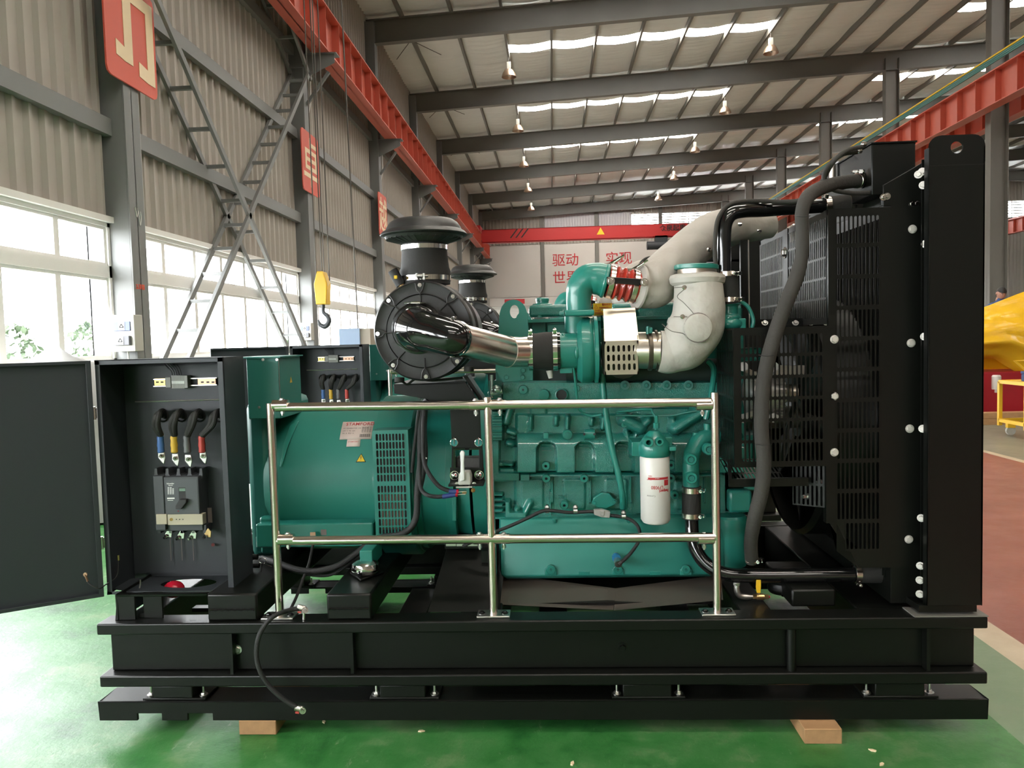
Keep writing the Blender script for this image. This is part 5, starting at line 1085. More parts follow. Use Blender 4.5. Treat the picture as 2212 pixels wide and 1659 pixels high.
# ---------------- lagged exhaust, heat shield
rnd = random.Random(5)
def wr(am, fr): 
    ph = [rnd.uniform(0, 6) for _ in range(6)]
    return lambda s_, a: am * (sin(s_ * 21 * fr + 2.5 * sin(a + ph[0]) + ph[1]) * .5 + sin(s_ * 37 * fr + 3 * a + 2 * sin(2 * a + s_ * 8) + ph[2]) * .45 + sin(a * 2 + ph[3] + s_ * 9) * .8 + .3 * sin(s_ * 60 * fr - 5 * a + ph[4] + 2 * sin(s_ * 13)))
lag = part('lagged_charge_pipe', B().tube([P(1378, 622, .34), P(1390, 622, .34), P(1410, 614, .36), P(1445, 582, .42), P(1480, 548, .48), P(1522, 512, .52), P(1565, 494, .55), P(1610, 488, .6), P(1662, 486, .65)], [.066, .080, .094, .092, .088, .086, .082, .066, .058], 40, 14, wr(.035, 1)), LAG, label='pale grey quilted lagging on the charge air pipe')
part('lagging_mouth', B().lathe([(.062, 0), (.088, .012), (.09, .02)], P(1372, 620, .33), P(1390, 623, .34) - P(1372, 620, .33), 32, False), LAG, lag)
for px, py in ((1409, 617), (1445, 603), (1531, 540), (1598, 485), (1640, 500)): part('lacing_eyelet', B().lathe([(.003, 0), (.009, .002), (.009, .004), (.003, .005)], P(px, py, .29 + (px - 1409) * .0009), (0, -1, .2), 14), CHROME, lag)
ex = part('lagged_exhaust_elbow', B().tube([P(1424, 757, .25), P(1448, 757, .25), P(1480, 740, .24), P(1502, 708, .24), P(1509, 670, .24), P(1509, 630, .25), P(1506, 602, .26)], [.078, .086, .1, .106, .1, .094, .092], 44, 14, wr(.03, 1)), LAGW, label='light grey quilted lagging on the exhaust elbow')
part('lagging_collar', B().lathe([(.092, -.01), (.104, .0), (.108, .018), (.103, .03), (.09, .035)], P(1506, 612, .26), (0.02, 0, 1), 40, False), LAGW, ex)
part('round_pad', B().lathe([(.0, -.012), (.04, -.011), (.052, -.006), (.056, .008)], P(1508, 708, .135), (0, 1, .05), 32, False), LAGW, ex, label='round stitched pad')
part('pad_stitching', B().tube([P(1508 + 30 * cos(2 * pi * i / 24), 708 + 32 * sin(2 * pi * i / 24), .134) for i in range(25)], .002, 6, 1), INKG, ex)
part('lacing_wire', B().tube([P(1455, 622, .16), P(1480, 622, .15), P(1463, 640, .15), P(1478, 655, .145), P(1500, 682, .14), P(1476, 684, .15), P(1455, 684, .16)], .0013, 6).tube([P(1430, 700, .17), P(1450, 715, .15), P(1478, 722, .14), P(1490, 740, .15)], .0013, 6), WIRE, ex)
for px, py in ((1478, 621), (1474, 684)): part('lacing_eyelet', B().lathe([(.003, 0), (.009, .002), (.009, .004), (.003, .005)], P(px, py, .148), (0, -1, 0), 14), CHROME, ex)
part('exhaust_flange', B().lathe([(.081, 0), (.085, .003), (.085, .016), (.081, .019)], P(1504, 583, .26), (.03, 0, 1), 44), TEAL, label='teal exhaust flange')
part('flange_neck', B().lathe([(.075, 0), (.075, .045)], P(1506, 603, .26), (0, 0, 1), 36), STEELB, ex)
part('exhaust_pipe', B().tube([P(1374, 757, .27), P(1430, 757, .25)], .072, 32, 1), STEELB, label='brownish stainless exhaust stub')
vb = part('v_band_clamp', B().lathe([(.073, 0), (.08, .004), (.08, .016), (.073, .02)], P(1397, 757, .262), (1, 0, 0), 36, False).lathe([(.073, .03), (.079, .032), (.079, .04), (.073, .042)], P(1397, 757, .262), (1, 0, 0), 36, False), mat('dark_band', (.1, .08, .06), .4, .8))
part('band_bolt', B().rbox((1397, 707), (1409, 720), .2, .23).cyl(P(1399, 705, .2), P(1399, 722, .2), .005, 8), TEALD, vb)
hsx = part('heat_shield', B(), STEELD) if 0 else None
p = [P(1303, 668, .29), P(1372, 665, .29), P(1380, 735, .2), P(1306, 737, .2)]
b = B().prism(p, (0, .002, .001)).prism([P(1303, 668, .29), P(1372, 665, .29), P(1372, 665, .29) + V((0, .15, .0)), P(1303, 668, .29) + V((0, .15, 0))], (0, 0, .002))
O = P(1306, 810, .2); U = P(1380, 810, .2) - O; T = P(1306, 737, .2) - O; U = V((U.x, 0, 0)); T = V((0, 0, T.z))
b.slots(O + V((.006, 0, .012)), V((U.x - .012, 0, 0)), V((0, 0, T.z - .024)), 6, 3, .002, .52, .72)
for x0, x1, z0, z1 in ((0, .006, 0, 1), (U.x - .006, U.x, 0, 1)): b.box(O.x + x0, O.x + x1, .2, .202, O.z, O.z + T.z)
b.box(O.x, O.x + U.x, .2, .202, O.z, O.z + .012).box(O.x, O.x + U.x, .2, .202, O.z + T.z - .012, O.z + T.z).box(O.x, O.x + .002, .2, .36, O.z, O.z + T.z + .05).box(O.x + U.x - .002, O.x + U.x, .2, .36, O.z, O.z + T.z + .02)
hsx = part('heat_shield', b, STEELD, label='perforated stainless heat shield')
part('turbine_housing', B().ell(P(1345, 760, .36), .09, .09, .11), mat('cast_rust', (.07, .05, .04), .7), label='dark turbine housing behind the shield')
yl = part('yellow_notice', B().rbox((1282, 655), (1322, 681), .45, .46), YEL, label='yellow warning notice'); part('notice_post', B().rbox((1298, 681), (1302, 720), .455, .47), TEALD, yl)
text('lettering', '警告标识', .009, INKR, TM(P(1300, 659.5, .449)), yl, .0003, .01); text('lettering', 'Danger', .008, INKR, TM(P(1285, 671.5, .449)), yl, .0003, .01)
b = B().bar(P(1284, 666, .449), P(1291, 666, .449), .001, .0012).bar(P(1284, 666, .449), P(1287.5, 659, .449), .001, .0012).bar(P(1291, 666, .449), P(1287.5, 659, .449), .001, .0012)
for j, (a, q_, w__) in enumerate(((1294, 665, 24), (1294, 663, 20), (1285, 674, 15), (1285, 676, 18), (1285, 678, 12))): b.rbox((a, q_), (a + w__, q_ + .8), .4485, .45)
part('notice_print', b, INKR, yl)
# ---------------- upper coolant pipe, hoses
up = part('upper_coolant_pipe', B().tube([P(1563, 592, .26), P(1563, 560, .26), P(1563, 510, .26), P(1567, 480, .26), P(1580, 462, .27), P(1605, 455, .3), P(1650, 453, .36), P(1720, 448, .42), P(1785, 444, .45)], .0285, 24, 10), BLACKG, label='glossy black upper coolant pipe')
part('vent_hose', B().tube([P(1553, 600, .25), P(1545, 560, .24), P(1546, 500, .24), P(1555, 465, .25), P(1580, 440, .28), P(1630, 434, .32), P(1690, 436, .33), P(1735, 430, .3), P(1770, 400, .22), P(1800, 350, .15), P(1830, 325, .15), P(1862, 317, .2)], .0085, 12), RUBBERD, label='thin dusty hose along the coolant pipe')
part('vent_hose', B().tube([P(1855, 328, .22), P(1815, 335, .16), P(1785, 365, .16), P(1782, 390, .18), P(1800, 410, .2), P(1840, 417, .22), P(1880, 417, .24)], .0085, 12), RUBBERD)
th = part('coolant_hose', B().cyl(P(1577, 595, .27), P(1577, 655, .27), .038, 28), RUBBER) if 0 else part('coolant_hose', B().cyl(P(1571, 590, .26), P(1578, 655, .27), .037, 28), RUBBER, label='black rubber hose joint')
clamp(P(1571, 598, .26), P(1571, 587, .26), .0375, th, V((.9, -1, 0))); clamp(P(1577, 653, .27), P(1577, 642, .27), .0375, th, V((.9, -1, 0)))
part('thermostat_housing', B().lathe([(.045, 0), (.045, .012), (.035, .02), (.035, .05), (.042, .06)], P(1575, 690, .29), (0, 0, 1), 28).rbox((1558, 688), (1612, 718), .26, .45).ell(P(1575, 700, .28), .05, .05, .03), TEAL, label='teal thermostat housing', bev=.004)
part('bleed_pipe', B().tube([P(1596, 650, .28), P(1615, 662, .28), P(1627, 690, .28), P(1623, 712, .28)], .0075, 10), TEAL)
h3 = part('coolant_hose', B().tube([P(1783, 443, .45), P(1840, 437, .45)], .0335, 28, 1), RUBBERD)
clamp(P(1780, 444, .45), P(1793, 443, .45), .034, h3, V((-.3, -.4, 1))); clamp(P(1833, 438, .45), P(1846, 437, .45), .034, h3, V((-.3, -.4, 1)))
part('radiator_inlet', B().cyl(P(1846, 437, .45), P(1884, 434, .45), .030, 28), STEELB); part('inlet_stub', B().cyl(P(1884, 434, .45), P(1920, 432, .45), .03, 28), PLASTIC)
bh = part('large_rubber_hose', B().tube([P(1862, 390, .3), P(1830, 393, .26), P(1785, 402, .18), P(1748, 422, .1), P(1733, 455, .06), P(1733, 500, .05), P(1732, 550, .05), P(1720, 600, .05), P(1700, 650, .05), P(1678, 710, .05), P(1658, 780, .05), P(1647, 850, .05), P(1645, 930, .05), P(1650, 1000, .05), P(1645, 1060, .06), P(1630, 1120, .08), P(1622, 1170, .12), P(1624, 1212, .16)], [.026] * 4 + [.024, .0235, .0235] + [.0265] * 9 + [.025, .025], 28, 8), RUBBERD, label='thick dusty rubber hose falling across the guards')
clamp(P(1850, 391, .28), P(1860, 390, .3), .0265, bh, V((-.1, -.3, 1))); clamp(P(1624, 1213, .16), P(1624, 1204, .16), .0255, bh, V((1, -.8, 0)))
for px, py in ((1656, 767), (1650, 960), (1733, 466)): part('cable_tie', B().tube([P(px - 17, py, .02), P(px - 10, py + 1, -.0), P(px, py + 2, -.005 + .0), P(px + 12, py + 1, .0), P(px + 17, py, .02)], .0015, 6), INK, bh)
# ---------------- guards
YG = .1
def plate_px(px, Y): return [P(a, q_, Y) for a, q_ in px]
gx0, gx1 = P(1790, 700, YG).x, P(2003, 700, YG).x
b = B(); sx0, sx1, sz1, sz0 = P(1806, 800, YG).x, P(1900, 800, YG).x, P(1850, 462, YG).z, P(1850, 1190, YG).z
NR = 11; b.slots((sx0, YG, sz0), (sx1 - sx0, 0, 0), (0, 0, sz1 - sz0), 10, NR, .002, .62, .88, lambda i, j: 0 if (j == 0 and i < 2) else 1)
ztop, zbot = P(1900, 449, YG).z, P(1900, 1226, YG).z
b.box(sx1, gx1, YG, YG + .002, zbot, ztop).box(gx0, sx1, YG, YG + .002, sz1, ztop).box(gx0, sx0, YG, YG + .002, P(1795, 1130, YG).z, sz1)
b.prism([(gx0, YG, P(1795, 1130, YG).z), (sx0, YG, P(1795, 1130, YG).z), (sx0, YG, sz0), (sx1, YG, sz0), (sx1, YG, zbot), (P(1855, 1226, YG).x, YG, zbot)], (0, .002, 0))
b.box(gx0, gx1, YG, YG + .05, ztop, ztop + .002).box(gx0, gx0 + .002, YG, YG + .02, P(1795, 1130, YG).z, ztop)
fg = part('radiator_guard', b, BLACK, label='black slotted sheet guard before the radiator')
for px, py in ((1971, 495), (1968, 741), (1965, 926), (1963, 1165), (1802, 733), (1802, 856), (1802, 977)):
    o = part('guard_bolt', B().lathe([(.0155, 0), (.0155, .002)], P(px, py, YG), (0, -1, 0), 20).lathe([(.0125, .002), (.0125, .007), (.011, .009)], P(px, py, YG), (0, -1, 0), 6), BOLTH, fg)
# angled / receding side guard of the fan shroud (normal towards the engine)
sy0, sy1 = YG, 1.05; zt_, zb_ = ztop, P(1790, 700, YG).z
b = B(); post = .62
for a, c_ in ((sy0 + .02, post - .03), (post + .03, sy1 - .02)):
    b.slots((gx0, c_, zb_ + .02), (0, a - c_, 0), (0, 0, zt_ - zb_ - .04), int((c_ - a) / .022), 5, .002, .5, .93)
b.box(gx0, gx0 + .002, sy0, sy1, zt_ - .02, zt_).box(gx0, gx0 + .002, sy0, sy1, zb_, zb_ + .02).box(gx0 - .004, gx0 + .002, post - .035, post + .035, zb_, zt_).box(gx0, gx0 + .002, sy1 - .02, sy1, zb_, zt_)
sg = part('side_guard', b, BLACK, label='black slotted guard beside the fan')
part('guard_bolt', B().bolt((gx0 - .004, post, zt_ - .1), (-1, -.0, 0), .016), CHROME, sg)
part('guard_stay', B().box(P(1620, 600, .3).x, P(1636, 600, .3).x, .45, .47, P(1628, 712, .45).z, P(1628, 518, .45).z), BLACK, sg)
part('stay_edge', B().rbox((1617, 518), (1619, 712), .44, .45), ZINC, sg)
for i in range(5): part('guard_bolt', B().bolt(P(1652 + 33 * i, 697, .4), (0, -1, .5), .009), ZINC, sg)
part('guard_ledge', B().rbox((1632, 688), (1790, 704), .4, .9), BLACK, sg)
# fan guard box
FX0, FX1 = P(1586, 860, YG).x, gx0 + .02; fz1, fz0 = P(1700, 707, YG).z, P(1690, 1008, YG).z
q0, q1, r1, r0 = P(1599, 860, YG).x, P(1778, 860, YG).x, P(1690, 719, YG).z, P(1690, 999, YG).z
b = B().slots((q0, YG - .002, r0), (q1 - q0, 0, 0), (0, 0, r1 - r0), 19, 6, .002, .62, .88)
b.box(FX0, q0, YG - .002, YG, fz0, fz1).box(q1, FX1, YG - .002, YG, fz0, fz1).box(q0, q1, YG - .002, YG, r1, fz1).box(q0, q1, YG - .002, YG, fz0, r0).box(FX0, gx0, YG - .002, YG + .3, fz1, fz1 + .002)
b.slots((FX0, YG + .29, fz0), (0, -.28, 0), (0, 0, fz1 - fz0), 12, 6, .002, .6, .92)
b.box(FX0 - .002, FX0, YG, YG + .01, fz0, fz1).box(FX0 - .001, FX0, YG + .28, YG + .3, fz0, fz1)
bg_ = part('fan_guard', b, BLACK, label='black slotted fan guard box')
# sloping floor grid of the guard
b = B().slots((FX0 - .01, YG + .02, fz0 - .055), ((q1 - FX0) * .62, 0, 0), (0, .2, .05), 14, 3, .002, .6, .85)
b.bar((FX0 - .02, YG + .015, fz0 - .06), (FX0 + .27, YG + .015, fz0 - .06), .02, .03); b.bar((FX0 - .015, YG + .01, fz0 - .055), (FX0, YG + .1, fz0 + .005), .012, .02)
part('guard_floor', b, BLACK, bg_)
part('side_post', B().box(gx0 - .012, gx0 + .006, YG - .002, YG + .03, P(1795, 1130, YG).z, fz0), BLACK, fg)
b = B().slots((gx0 - .11, .18, P(1700, 1090, .18).z), (.11, -.07, 0), (0, 0, .17), 8, 2, .002, .5, .9, None); part('lower_side_guard', b, BLACK, fg)
for px, py in ((1773, 1042), (1745, 1072)): part('guard_bolt', B().bolt(P(px, py, .16), (-1, -.4, 0), .008, .02), ZINC, fg)
# charging alternator behind the guard
ca = V((P(1655, 852, .36).x, .40, P(1655, 852, .36).z))
cha = part('charging_alternator', B().lathe([(.05, -.075), (.082, -.065), (.086, -.05), (.086, .05), (.08, .065), (.05, .07)], ca, (1, 0, 0), 40), ALU, label='cast aluminium charging alternator')
for k in range(24):
    a = 2 * pi * k / 24
    for x in (-.045, .045): part('cooling_rib', B().bar(ca + V((x - .022, cos(a) * .088, sin(a) * .088)), ca + V((x + .022, cos(a) * .088, sin(a) * .088)), .008, .008, V((0, cos(a), sin(a)))), ALU, cha)
part('pulley', B().lathe([(.03, .07), (.036, .08), (.03, .085), (.036, .09), (.03, .095), (.036, .1), (.036, .13)], ca, (1, 0, 0), 28), STEELB, cha)
for px, py in ((1606, 792), (1672, 792), (1606, 904), (1672, 903)): part('mounting_ear', B().cyl(P(px, py, .3), P(px, py, .34), L(10, .3), 16).cyl(P(px, py, .298), P(px, py, .3), L(6, .3), 12), ALU, cha)
part('mounting_arm', B().bar(P(1608, 797, .32), P(1640, 815, .32), .02, .02).bar(P(1608, 900, .32), P(1640, 885, .32), .02, .02).bar(P(1672, 800, .32), P(1735, 800, .32), .03, .04), ALU, cha)
part('alternator_bracket', B().rbox((1598, 752), (1650, 780), .42, .6), TEAL, eng, bev=.006); part('pump_body', B().rbox((1598, 940), (1650, 1060), .45, .8), TEAL, eng, bev=.006)
for k in range(5): part('pump_rib', B().cyl(P(1606 + k * 8, 1000, .43), P(1606 + k * 8, 950, .43), .006, 8), TEAL, eng)
# fan with blades, belt pulley, radiator core
fc = V((gx0 + .12, .75, P(1740, 900, .75).z))
fan = part('fan', B().lathe([(.09, -.04), (.09, .05)], fc, (1, 0, 0), 32), PLASTIC, label='black cooling fan')
for k in range(8):
    a = 2 * pi * k / 8 + .2; r_ = V((0, cos(a), sin(a))); t = V((0, -sin(a), cos(a)))
    part('fan_blade', B().add([fc + r_ * .08 - t * .05 + V((-.03, 0, 0)), fc + r_ * .08 + t * .05 + V((.03, 0, 0)), fc + r_ * .46 + t * .13 + V((.025, 0, 0)), fc + r_ * .48 + V((0, 0, 0)), fc + r_ * .46 - t * .1 + V((-.03, 0, 0))], [(0, 1, 2, 3, 4)]), PLASTIC, fan, solid=.005)
part('drive_pulley', B().lathe([(.09, -.3), (.1, -.28), (.09, -.27), (.1, -.26), (.1, -.22), (.05, -.2), (.05, 0)], fc, (1, 0, 0), 32), STEELB, fan)
part('drive_belt', B().bar(P(1728, 830, .42), P(1700, 930, .5), .02, .006).bar(P(1700, 930, .5), P(1688, 1010, .6), .02, .006), RUBBER, fan)
rx0, rx1 = P(1912, 800, .12).x, P(2000, 800, .12).x; rzt, rzb = P(1950, 446, .12).z, P(1950, 1310, .12).z
rad = part('radiator', B().box(rx0 + .02, rx1 + .19, .12, 1.38, zt + .01, rzt + .02), BLACK, label='black radiator core and tanks', bev=.004)
b = B(); n = 32
for (r0_, r1_) in ((.5, .52),):
    b.lathe([(.5, -.08), (.52, -.06), (.52, .1), (.56, .16)], fc, (1, 0, 0), 64, False)
part('fan_shroud', b, BLACK, rad)
b = B()
for k in range(60): b.box(rx0 + .014, rx0 + .02, .16 + k * .02, .163 + k * .02, rzb + .1, rzt - .03)
part('core_fins', b, BLACK, rad, kind='stuff')
# wide end channel with rounded top corners and lifting hole
CY_ = .0; q = [P(1997, 1308, CY_), P(2118, 1308, CY_)]; xl_, xr_ = P(2005, 800, CY_).x, P(2125, 800, CY_).x; zt3, zb3 = P(2070, 291, CY_).z, P(2060, 1308, CY_).z
out = [(xl_, zb3), (xr_, zb3)]
for cx_, a0_ in ((xr_ - .04, 0), (xl_ + .04, 90)):
    for k in range(5): a = radians(a0_ + 22.5 * k); out.append((cx_ + .04 * cos(a), zt3 - .04 + .04 * sin(a)))
hc = P(2067, 318, CY_); n = 20; hol = [(hc.x + .0205 * cos(2 * pi * k / n), hc.z + .0205 * sin(2 * pi * k / n)) for k in range(n)]
b = B(); zc_ = hc.z - .06
b.prism([(x, CY_, z) for x, z in ((xl_, zb3), (xr_, zb3), (xr_, zc_), (xl_, zc_))], (0, .006, 0))
# plate with hole: match ring to outer outline by angle
def ray(a):
    c_, s_ = cos(a), sin(a); best = 9
    poly = [(xl_, zc_), (xr_, zc_)] + out[2:]
    for i in range(len(poly)):
        (x1, y1), (x2, y2) = poly[i], poly[(i + 1) % len(poly)]; dx, dy = x2 - x1, y2 - y1; den = c_ * dy - s_ * dx
        if abs(den) < 1e-9: continue
        t = ((x1 - hc.x) * dy - (y1 - hc.z) * dx) / den; s2 = ((x1 - hc.x) * s_ - (y1 - hc.z) * c_) / den
        if t > 0 and -1e-6 <= s2 <= 1 + 1e-6: best = min(best, t)
    return (hc.x + c_ * best, hc.z + s_ * best)
n = 64; hol = [(hc.x + .0205 * cos(2 * pi * k / n), hc.z + .0205 * sin(2 * pi * k / n)) for k in range(n)]; rim = [ray(2 * pi * k / n) for k in range(n)]
for y in (CY_, CY_ + .006): b.add([(x, y, z) for x, z in hol + rim], [(k, (k + 1) % n, n + (k + 1) % n, n + k) for k in range(n)])
b.add([(x, y, z) for y in (CY_, CY_ + .006) for x, z in hol], [(k, (k + 1) % n, n + (k + 1) % n, n + k) for k in range(n)])
b.box(xl_, xl_ + .006, CY_, CY_ + .035, zb3, zt3 - .04).box(xr_ - .006, xr_, CY_, CY_ + .3, zb3, zt3 - .04)
ch = part('end_channel', b, BLACK, label='tall black radiator end channel with rounded top', bev=.001)
part('channel_rib', B().box(P(1990, 800, .062).x, P(2004, 800, .062).x, .062, .066, zb3, P(1990, 345, .062).z), BLACK, ch); part('foot', B().rbox((1985, 1308), (2110, 1322), .02, .5), BLACK, ch)
for px, py in ((1992, 371), (1984, 377), (1994, 400), (1999, 527), (1997, 727), (1993, 926), (1990, 1119), (1988, 1222), (1987, 1253), (1987, 1283)): part('flange_bolt', B().bolt(P(px, py, .06), (-.5, -1, 0), .0095), BOLTH, ch)
for k in range(20): part('rear_screw', B().bolt((xr_, CY_ + .12, zb3 + .1 + k * (zt3 - zb3) * .037), (1, 0, 0), .004), BLACK, ch)
for py in (690, 945, 1198): part('rear_bolt', B().bolt((xr_, CY_ + .02, P(2125, py, 0).z), (1, -.2, 0), .009), CHROME, ch)
# gusset, expansion tank, top tank
gs = part('tank_gusset', B().pp([(1908, 400), (2003, 345), (2003, 446), (1908, 446)], .12, .008), BLACK, rad, bev=.002)
for px, py in ((1908, 426), (1916, 424), (1980, 440), (1970, 441)): part('tank_bolt', B().bolt(P(px, py, .12), (0, -1, 0), .0085), CHROME, rad)
et0 = P(1883, 360, .22); et = part('expansion_tank', B().box(et0.x, P(1978, 360, .22).x, .22, .78, P(1930, 420, .22).z, P(1930, 309, .22).z), BLACK, label='square black expansion tank', bev=.004)
part('tank_lid', B().box(et0.x - .004, P(1980, 360, .22).x, .215, .785, P(1930, 309, .22).z, P(1930, 306, .22).z), BLACK, et)
part('gauge_glass', B().cyl((et0.x - .012, .60, P(1798, 395, .6).z), (et0.x - .012, .60, P(1798, 358, .6).z), .014, 12), STEELB, et); part('gauge_scale', B().box(et0.x - .006, et0.x, .56, .58, P(1798, 395, .6).z, P(1798, 358, .6).z), INK, et)
part('tank_outlet', B().cyl(P(1862, 390, .3), P(1884, 390, .3), .03, 20), BLACK, et)
for px, py in ((1861, 313), (1852, 327)): part('hose_fitting', B().lathe([(.006, 0), (.011, .004), (.011, .014), (.006, .018)], P(px, py, .2), (1, 0, .2), 10), CHROME, et)
part('hose_fitting', B().lathe([(.006, 0), (.011, .004), (.011, .014), (.006, .018)], P(1886, 415, .24), (1, 0, 0), 10), CHROME, et)
part('second_tank', B().box(rx0 + .04, rx1 + .18, .25, 1.3, rzt, rzt + .14), BLACK, rad, bev=.01)
# drain valve
vl = part('drain_valve', B().tube([P(1592, 1258, .2), P(1592, 1275, .2), P(1598, 1286, .2), P(1612, 1289, .2), P(1626, 1289, .2)], [.011, .012, .0125, .012, .008], 14, 4).lathe([(.014, 0), (.014, .01)], P(1592, 1264, .2), (0, 0, 1), 6), ZINC, label='zinc elbow with brass ball valve and yellow handle')
part('valve_body', B().cyl(P(1626, 1289, .2), P(1660, 1289, .2), .0095, 6).cyl(P(1634, 1289, .2), P(1650, 1289, .2), .0125, 16).cyl(P(1640, 1289, .2), P(1640, 1279, .2), .006, 8), BRASS, vl)
part('valve_handle', B().pp([(1634, 1253), (1644, 1253), (1644, 1266), (1643, 1281), (1635, 1281), (1633, 1268)], .185, .004), YPAINT, vl, bev=.001)
part('red_plug', B().cyl(P(1660, 1289, .2), P(1663, 1289, .2), .005, 10), REDP, vl)
# engine mounts: domed steel, and feet
for (px, py, y) in ((790, 1226, .35), (1690, 1300, .3)):
    z = zt + .13 if px == 790 else zt + .01; c_ = P(px, py, y); c_ = P(790, 1240, .25) if px == 790 else c_; c_.z = P(753, 1283, .02).z + .012 if px == 790 else zt
    mt = part('rubber_mount', B().lathe([(.05, 0), (.055, .006), (.058, .02), (.052, .04), (.035, .05), (.02, .052)], c_, (0, 0, 1), 36), CHROME if px == 790 else BLACK, label='domed chrome anti-vibration mount' if px == 790 else None)
    part('mount_plate', B().prism([(c_.x - .07, .27, c_.z - .01), (c_.x, .165, c_.z - .01), (c_.x + .07, .27, c_.z - .01), (c_.x, .36, c_.z - .01)], (0, 0, .008)), BLACK, mt, bev=.002) if px == 790 else None
    part('mount_nut', B().lathe([(.009, 0), (.009, .014), (.005, .015), (.005, .024)], c_ + V((-.01, -.055, .0)), (0, 0, 1), 6), BLACKG, mt)
part('mount_leg', B().rbox((777, 1190), (804, 1226), .235, .42), TEAL, alt, bev=.003)
part('engine_foot', B().rbox((960, 1172), (1060, 1186), .36, .6), BLACK, eng, bev=.003)
for px in (975, 998, 1022): part('shim', B().rbox((px - 12, 1170), (px + 10, 1180), .33, .4), ZINC, eng, bev=.001); part('foot_bolt', B().bolt(P(px, 1172, .36), (0, 0, 1), .01), BLACKG, eng)
part('side_beam', B().box(P(1040, 1200, .3).x, P(1060, 1200, .3).x, .3, 1.3, zt, P(1050, 1190, .3).z), BLACK, base)
b = B().prism([(P(965, 1190, .36).x, .36, P(965, 1186, .36).z), (P(1058, 1190, .36).x, .36, P(1058, 1186, .36).z), (P(1058, 1330, .1).x, .1, zt), (P(925, 1330, .1).x, .1, zt)], (0, .01, 0.004)); part('sloping_stay', b, BLACK, base)
# keys hanging from the lock beyond the cabinet
ky = part('key_ring', B().tube([P(567 + 8 * cos(2 * pi * i / 14), 1211 + 6 * sin(2 * pi * i / 14), .3) for i in range(15)], .0018, 6, 1), CHROME, label='keys on a ring')
part('key', B().bar(P(566, 1216, .3), P(564, 1236, .3), .008, .003), CHROME, ky); part('key', B().bar(P(570, 1218, .3), P(588, 1223, .3), .007, .003), CHROME, ky)
part('cable_gland', B().cyl(P(545, 1203, .32), P(556, 1203, .32), .012, 14).cyl(P(545, 1222, .32), P(560, 1222, .32), .01, 14), BLACK, cab)
part('level_stripe', B().rbox((553, 1160), (557, 1182), .4, .41), INKW, cab)
# looped battery lead on the near rail
lp = part('battery_lead', B().tube([P(648, 1314, .02), P(625, 1318, -.0), P(590, 1332, -.05), P(563, 1365, -.08), P(554, 1405, -.09), P(560, 1445, -.09), P(580, 1480, -.08), P(612, 1510, -.07), P(642, 1528, -.06)], .0088, 16, 8), CABLE, label='loose black battery lead looping down the rail')
for (px, py, y) in ((655, 1314, .02), (650, 1531, -.06)):
    part('lead_lug', B().ell(P(px, py, y), .014, .01, .012, 10, 8).cyl(P(px - 12, py - 3, y), P(px - 2, py, y), .011, 12), ZINC, lp)
    part('terminal_screw', B().bolt(P(px + 4, py + 4, y - .01), (.2, -1, .2), .008, .012), CHROME, lp); part('red_mark', B().bar(P(px - 12, py + 8, y - .012), P(px - 4, py + 9, y - .012), .004, .006), REDS, lp)
part('rail_bolt', B().cyl(P(657, 1316, .03), P(657, 1338, .03), .006, 8), ZINC, lp)
# radiator chassis feet under the right end
part('corner_strip', B().box(XRr - .26, XRr - .002, .0, .1, zt, zt + .004), STRUCT, base)
# ---------------- the second, identical generator set
G2 = copy_tree(G); G2.location = (-.045, 2.85 + 2.4, .03)
G2['label'] = 'second teal generator set standing behind the nearest one'
# timber blocks under the skids
def block(x0, x1, yf, name_l, y1=.5):
    q0_, q1_ = x0, x1; e = empty('timber_block', ((q0_ + q1_) / 2, 2.85 + yf, 0), name_l, 'wood block', 'timber blocks under the generator sets')
    w_ = (q1_ - q0_) / 2; obj('block', B().box(-w_, w_, 0, y1 - yf, 0, zB_ - .0005), WOOD, e, bev=.002)
    obj('end_face', B().box(-w_ + .002, w_ - .002, -.0012, 0, .002, zB_ - .003), mat('end_grain%d' % int(x0 * 10), (.36, .20, .095), .8, bump=.5, bscale=60, var=.3, vscale=30), e)
block(PZ(517, 1587).x, PZ(597, 1587).x, PZ(557, 1587).y, 'brown timber block under the left end of the nearest skid')
block(PZ(1738, 1607).x, PZ(1819, 1607).x, PZ(1778, 1607).y, 'brown timber block sticking out under the right end of the nearest skid')
for x, nm in ((-1.1, 'left'), (1.0, 'right')):
    for yy, s_ in ((1.1, 'rear of the nearest'), (2.45, 'front of the second'), (3.5, 'rear of the second')): 
        top_ = zB_ + (.03 if yy > 2 else 0); e = empty('timber_block', (x, 2.85 + yy, 0), 'timber block under the %s skid towards its %s end' % (s_, nm), 'wood block', 'timber blocks under the generator sets')
        obj('block', B().box(-.07, .07, 0, .35, 0, top_ - .0005), WOOD, e, bev=.002)
# ---------------- worker standing behind the wrapped machine
PXx, PYy, PZz = 8.2, MY + 1.9, .0
pe = empty('person', (PXx, PYy, 0), 'man with short black hair looking down behind the yellow wrapped machine', 'person')
top_z = 2.16; base_z = top_z - 1.72
obj('work_stand', B().box(PXx - .5, PXx + .5, PYy - .4, PYy + .5, 0, base_z), WOOD, None, 'low timber work stand under the man', 'stand', bev=.01)
def skinmesh(name, J, E, m, par, root=0, lv=2):
    me = bpy.data.meshes.new(name); me.from_pydata([j[0] for j in J], E, []); o = bpy.data.objects.new(name, me); COL.objects.link(o); o.parent = par
    sk = o.modifiers.new('skin', 'SKIN'); 
    for i, j in enumerate(J): r_ = j[1]; me.skin_vertices[0].data[i].radius = (r_, r_) if not isinstance(r_, tuple) else r_
    me.skin_vertices[0].data[root].use_root = True; sb = o.modifiers.new('sub', 'SUBSURF'); sb.levels = sb.render_levels = lv; me.materials.append(m)
    for p_ in me.polygons: p_.use_smooth = True
    return o
z = base_z
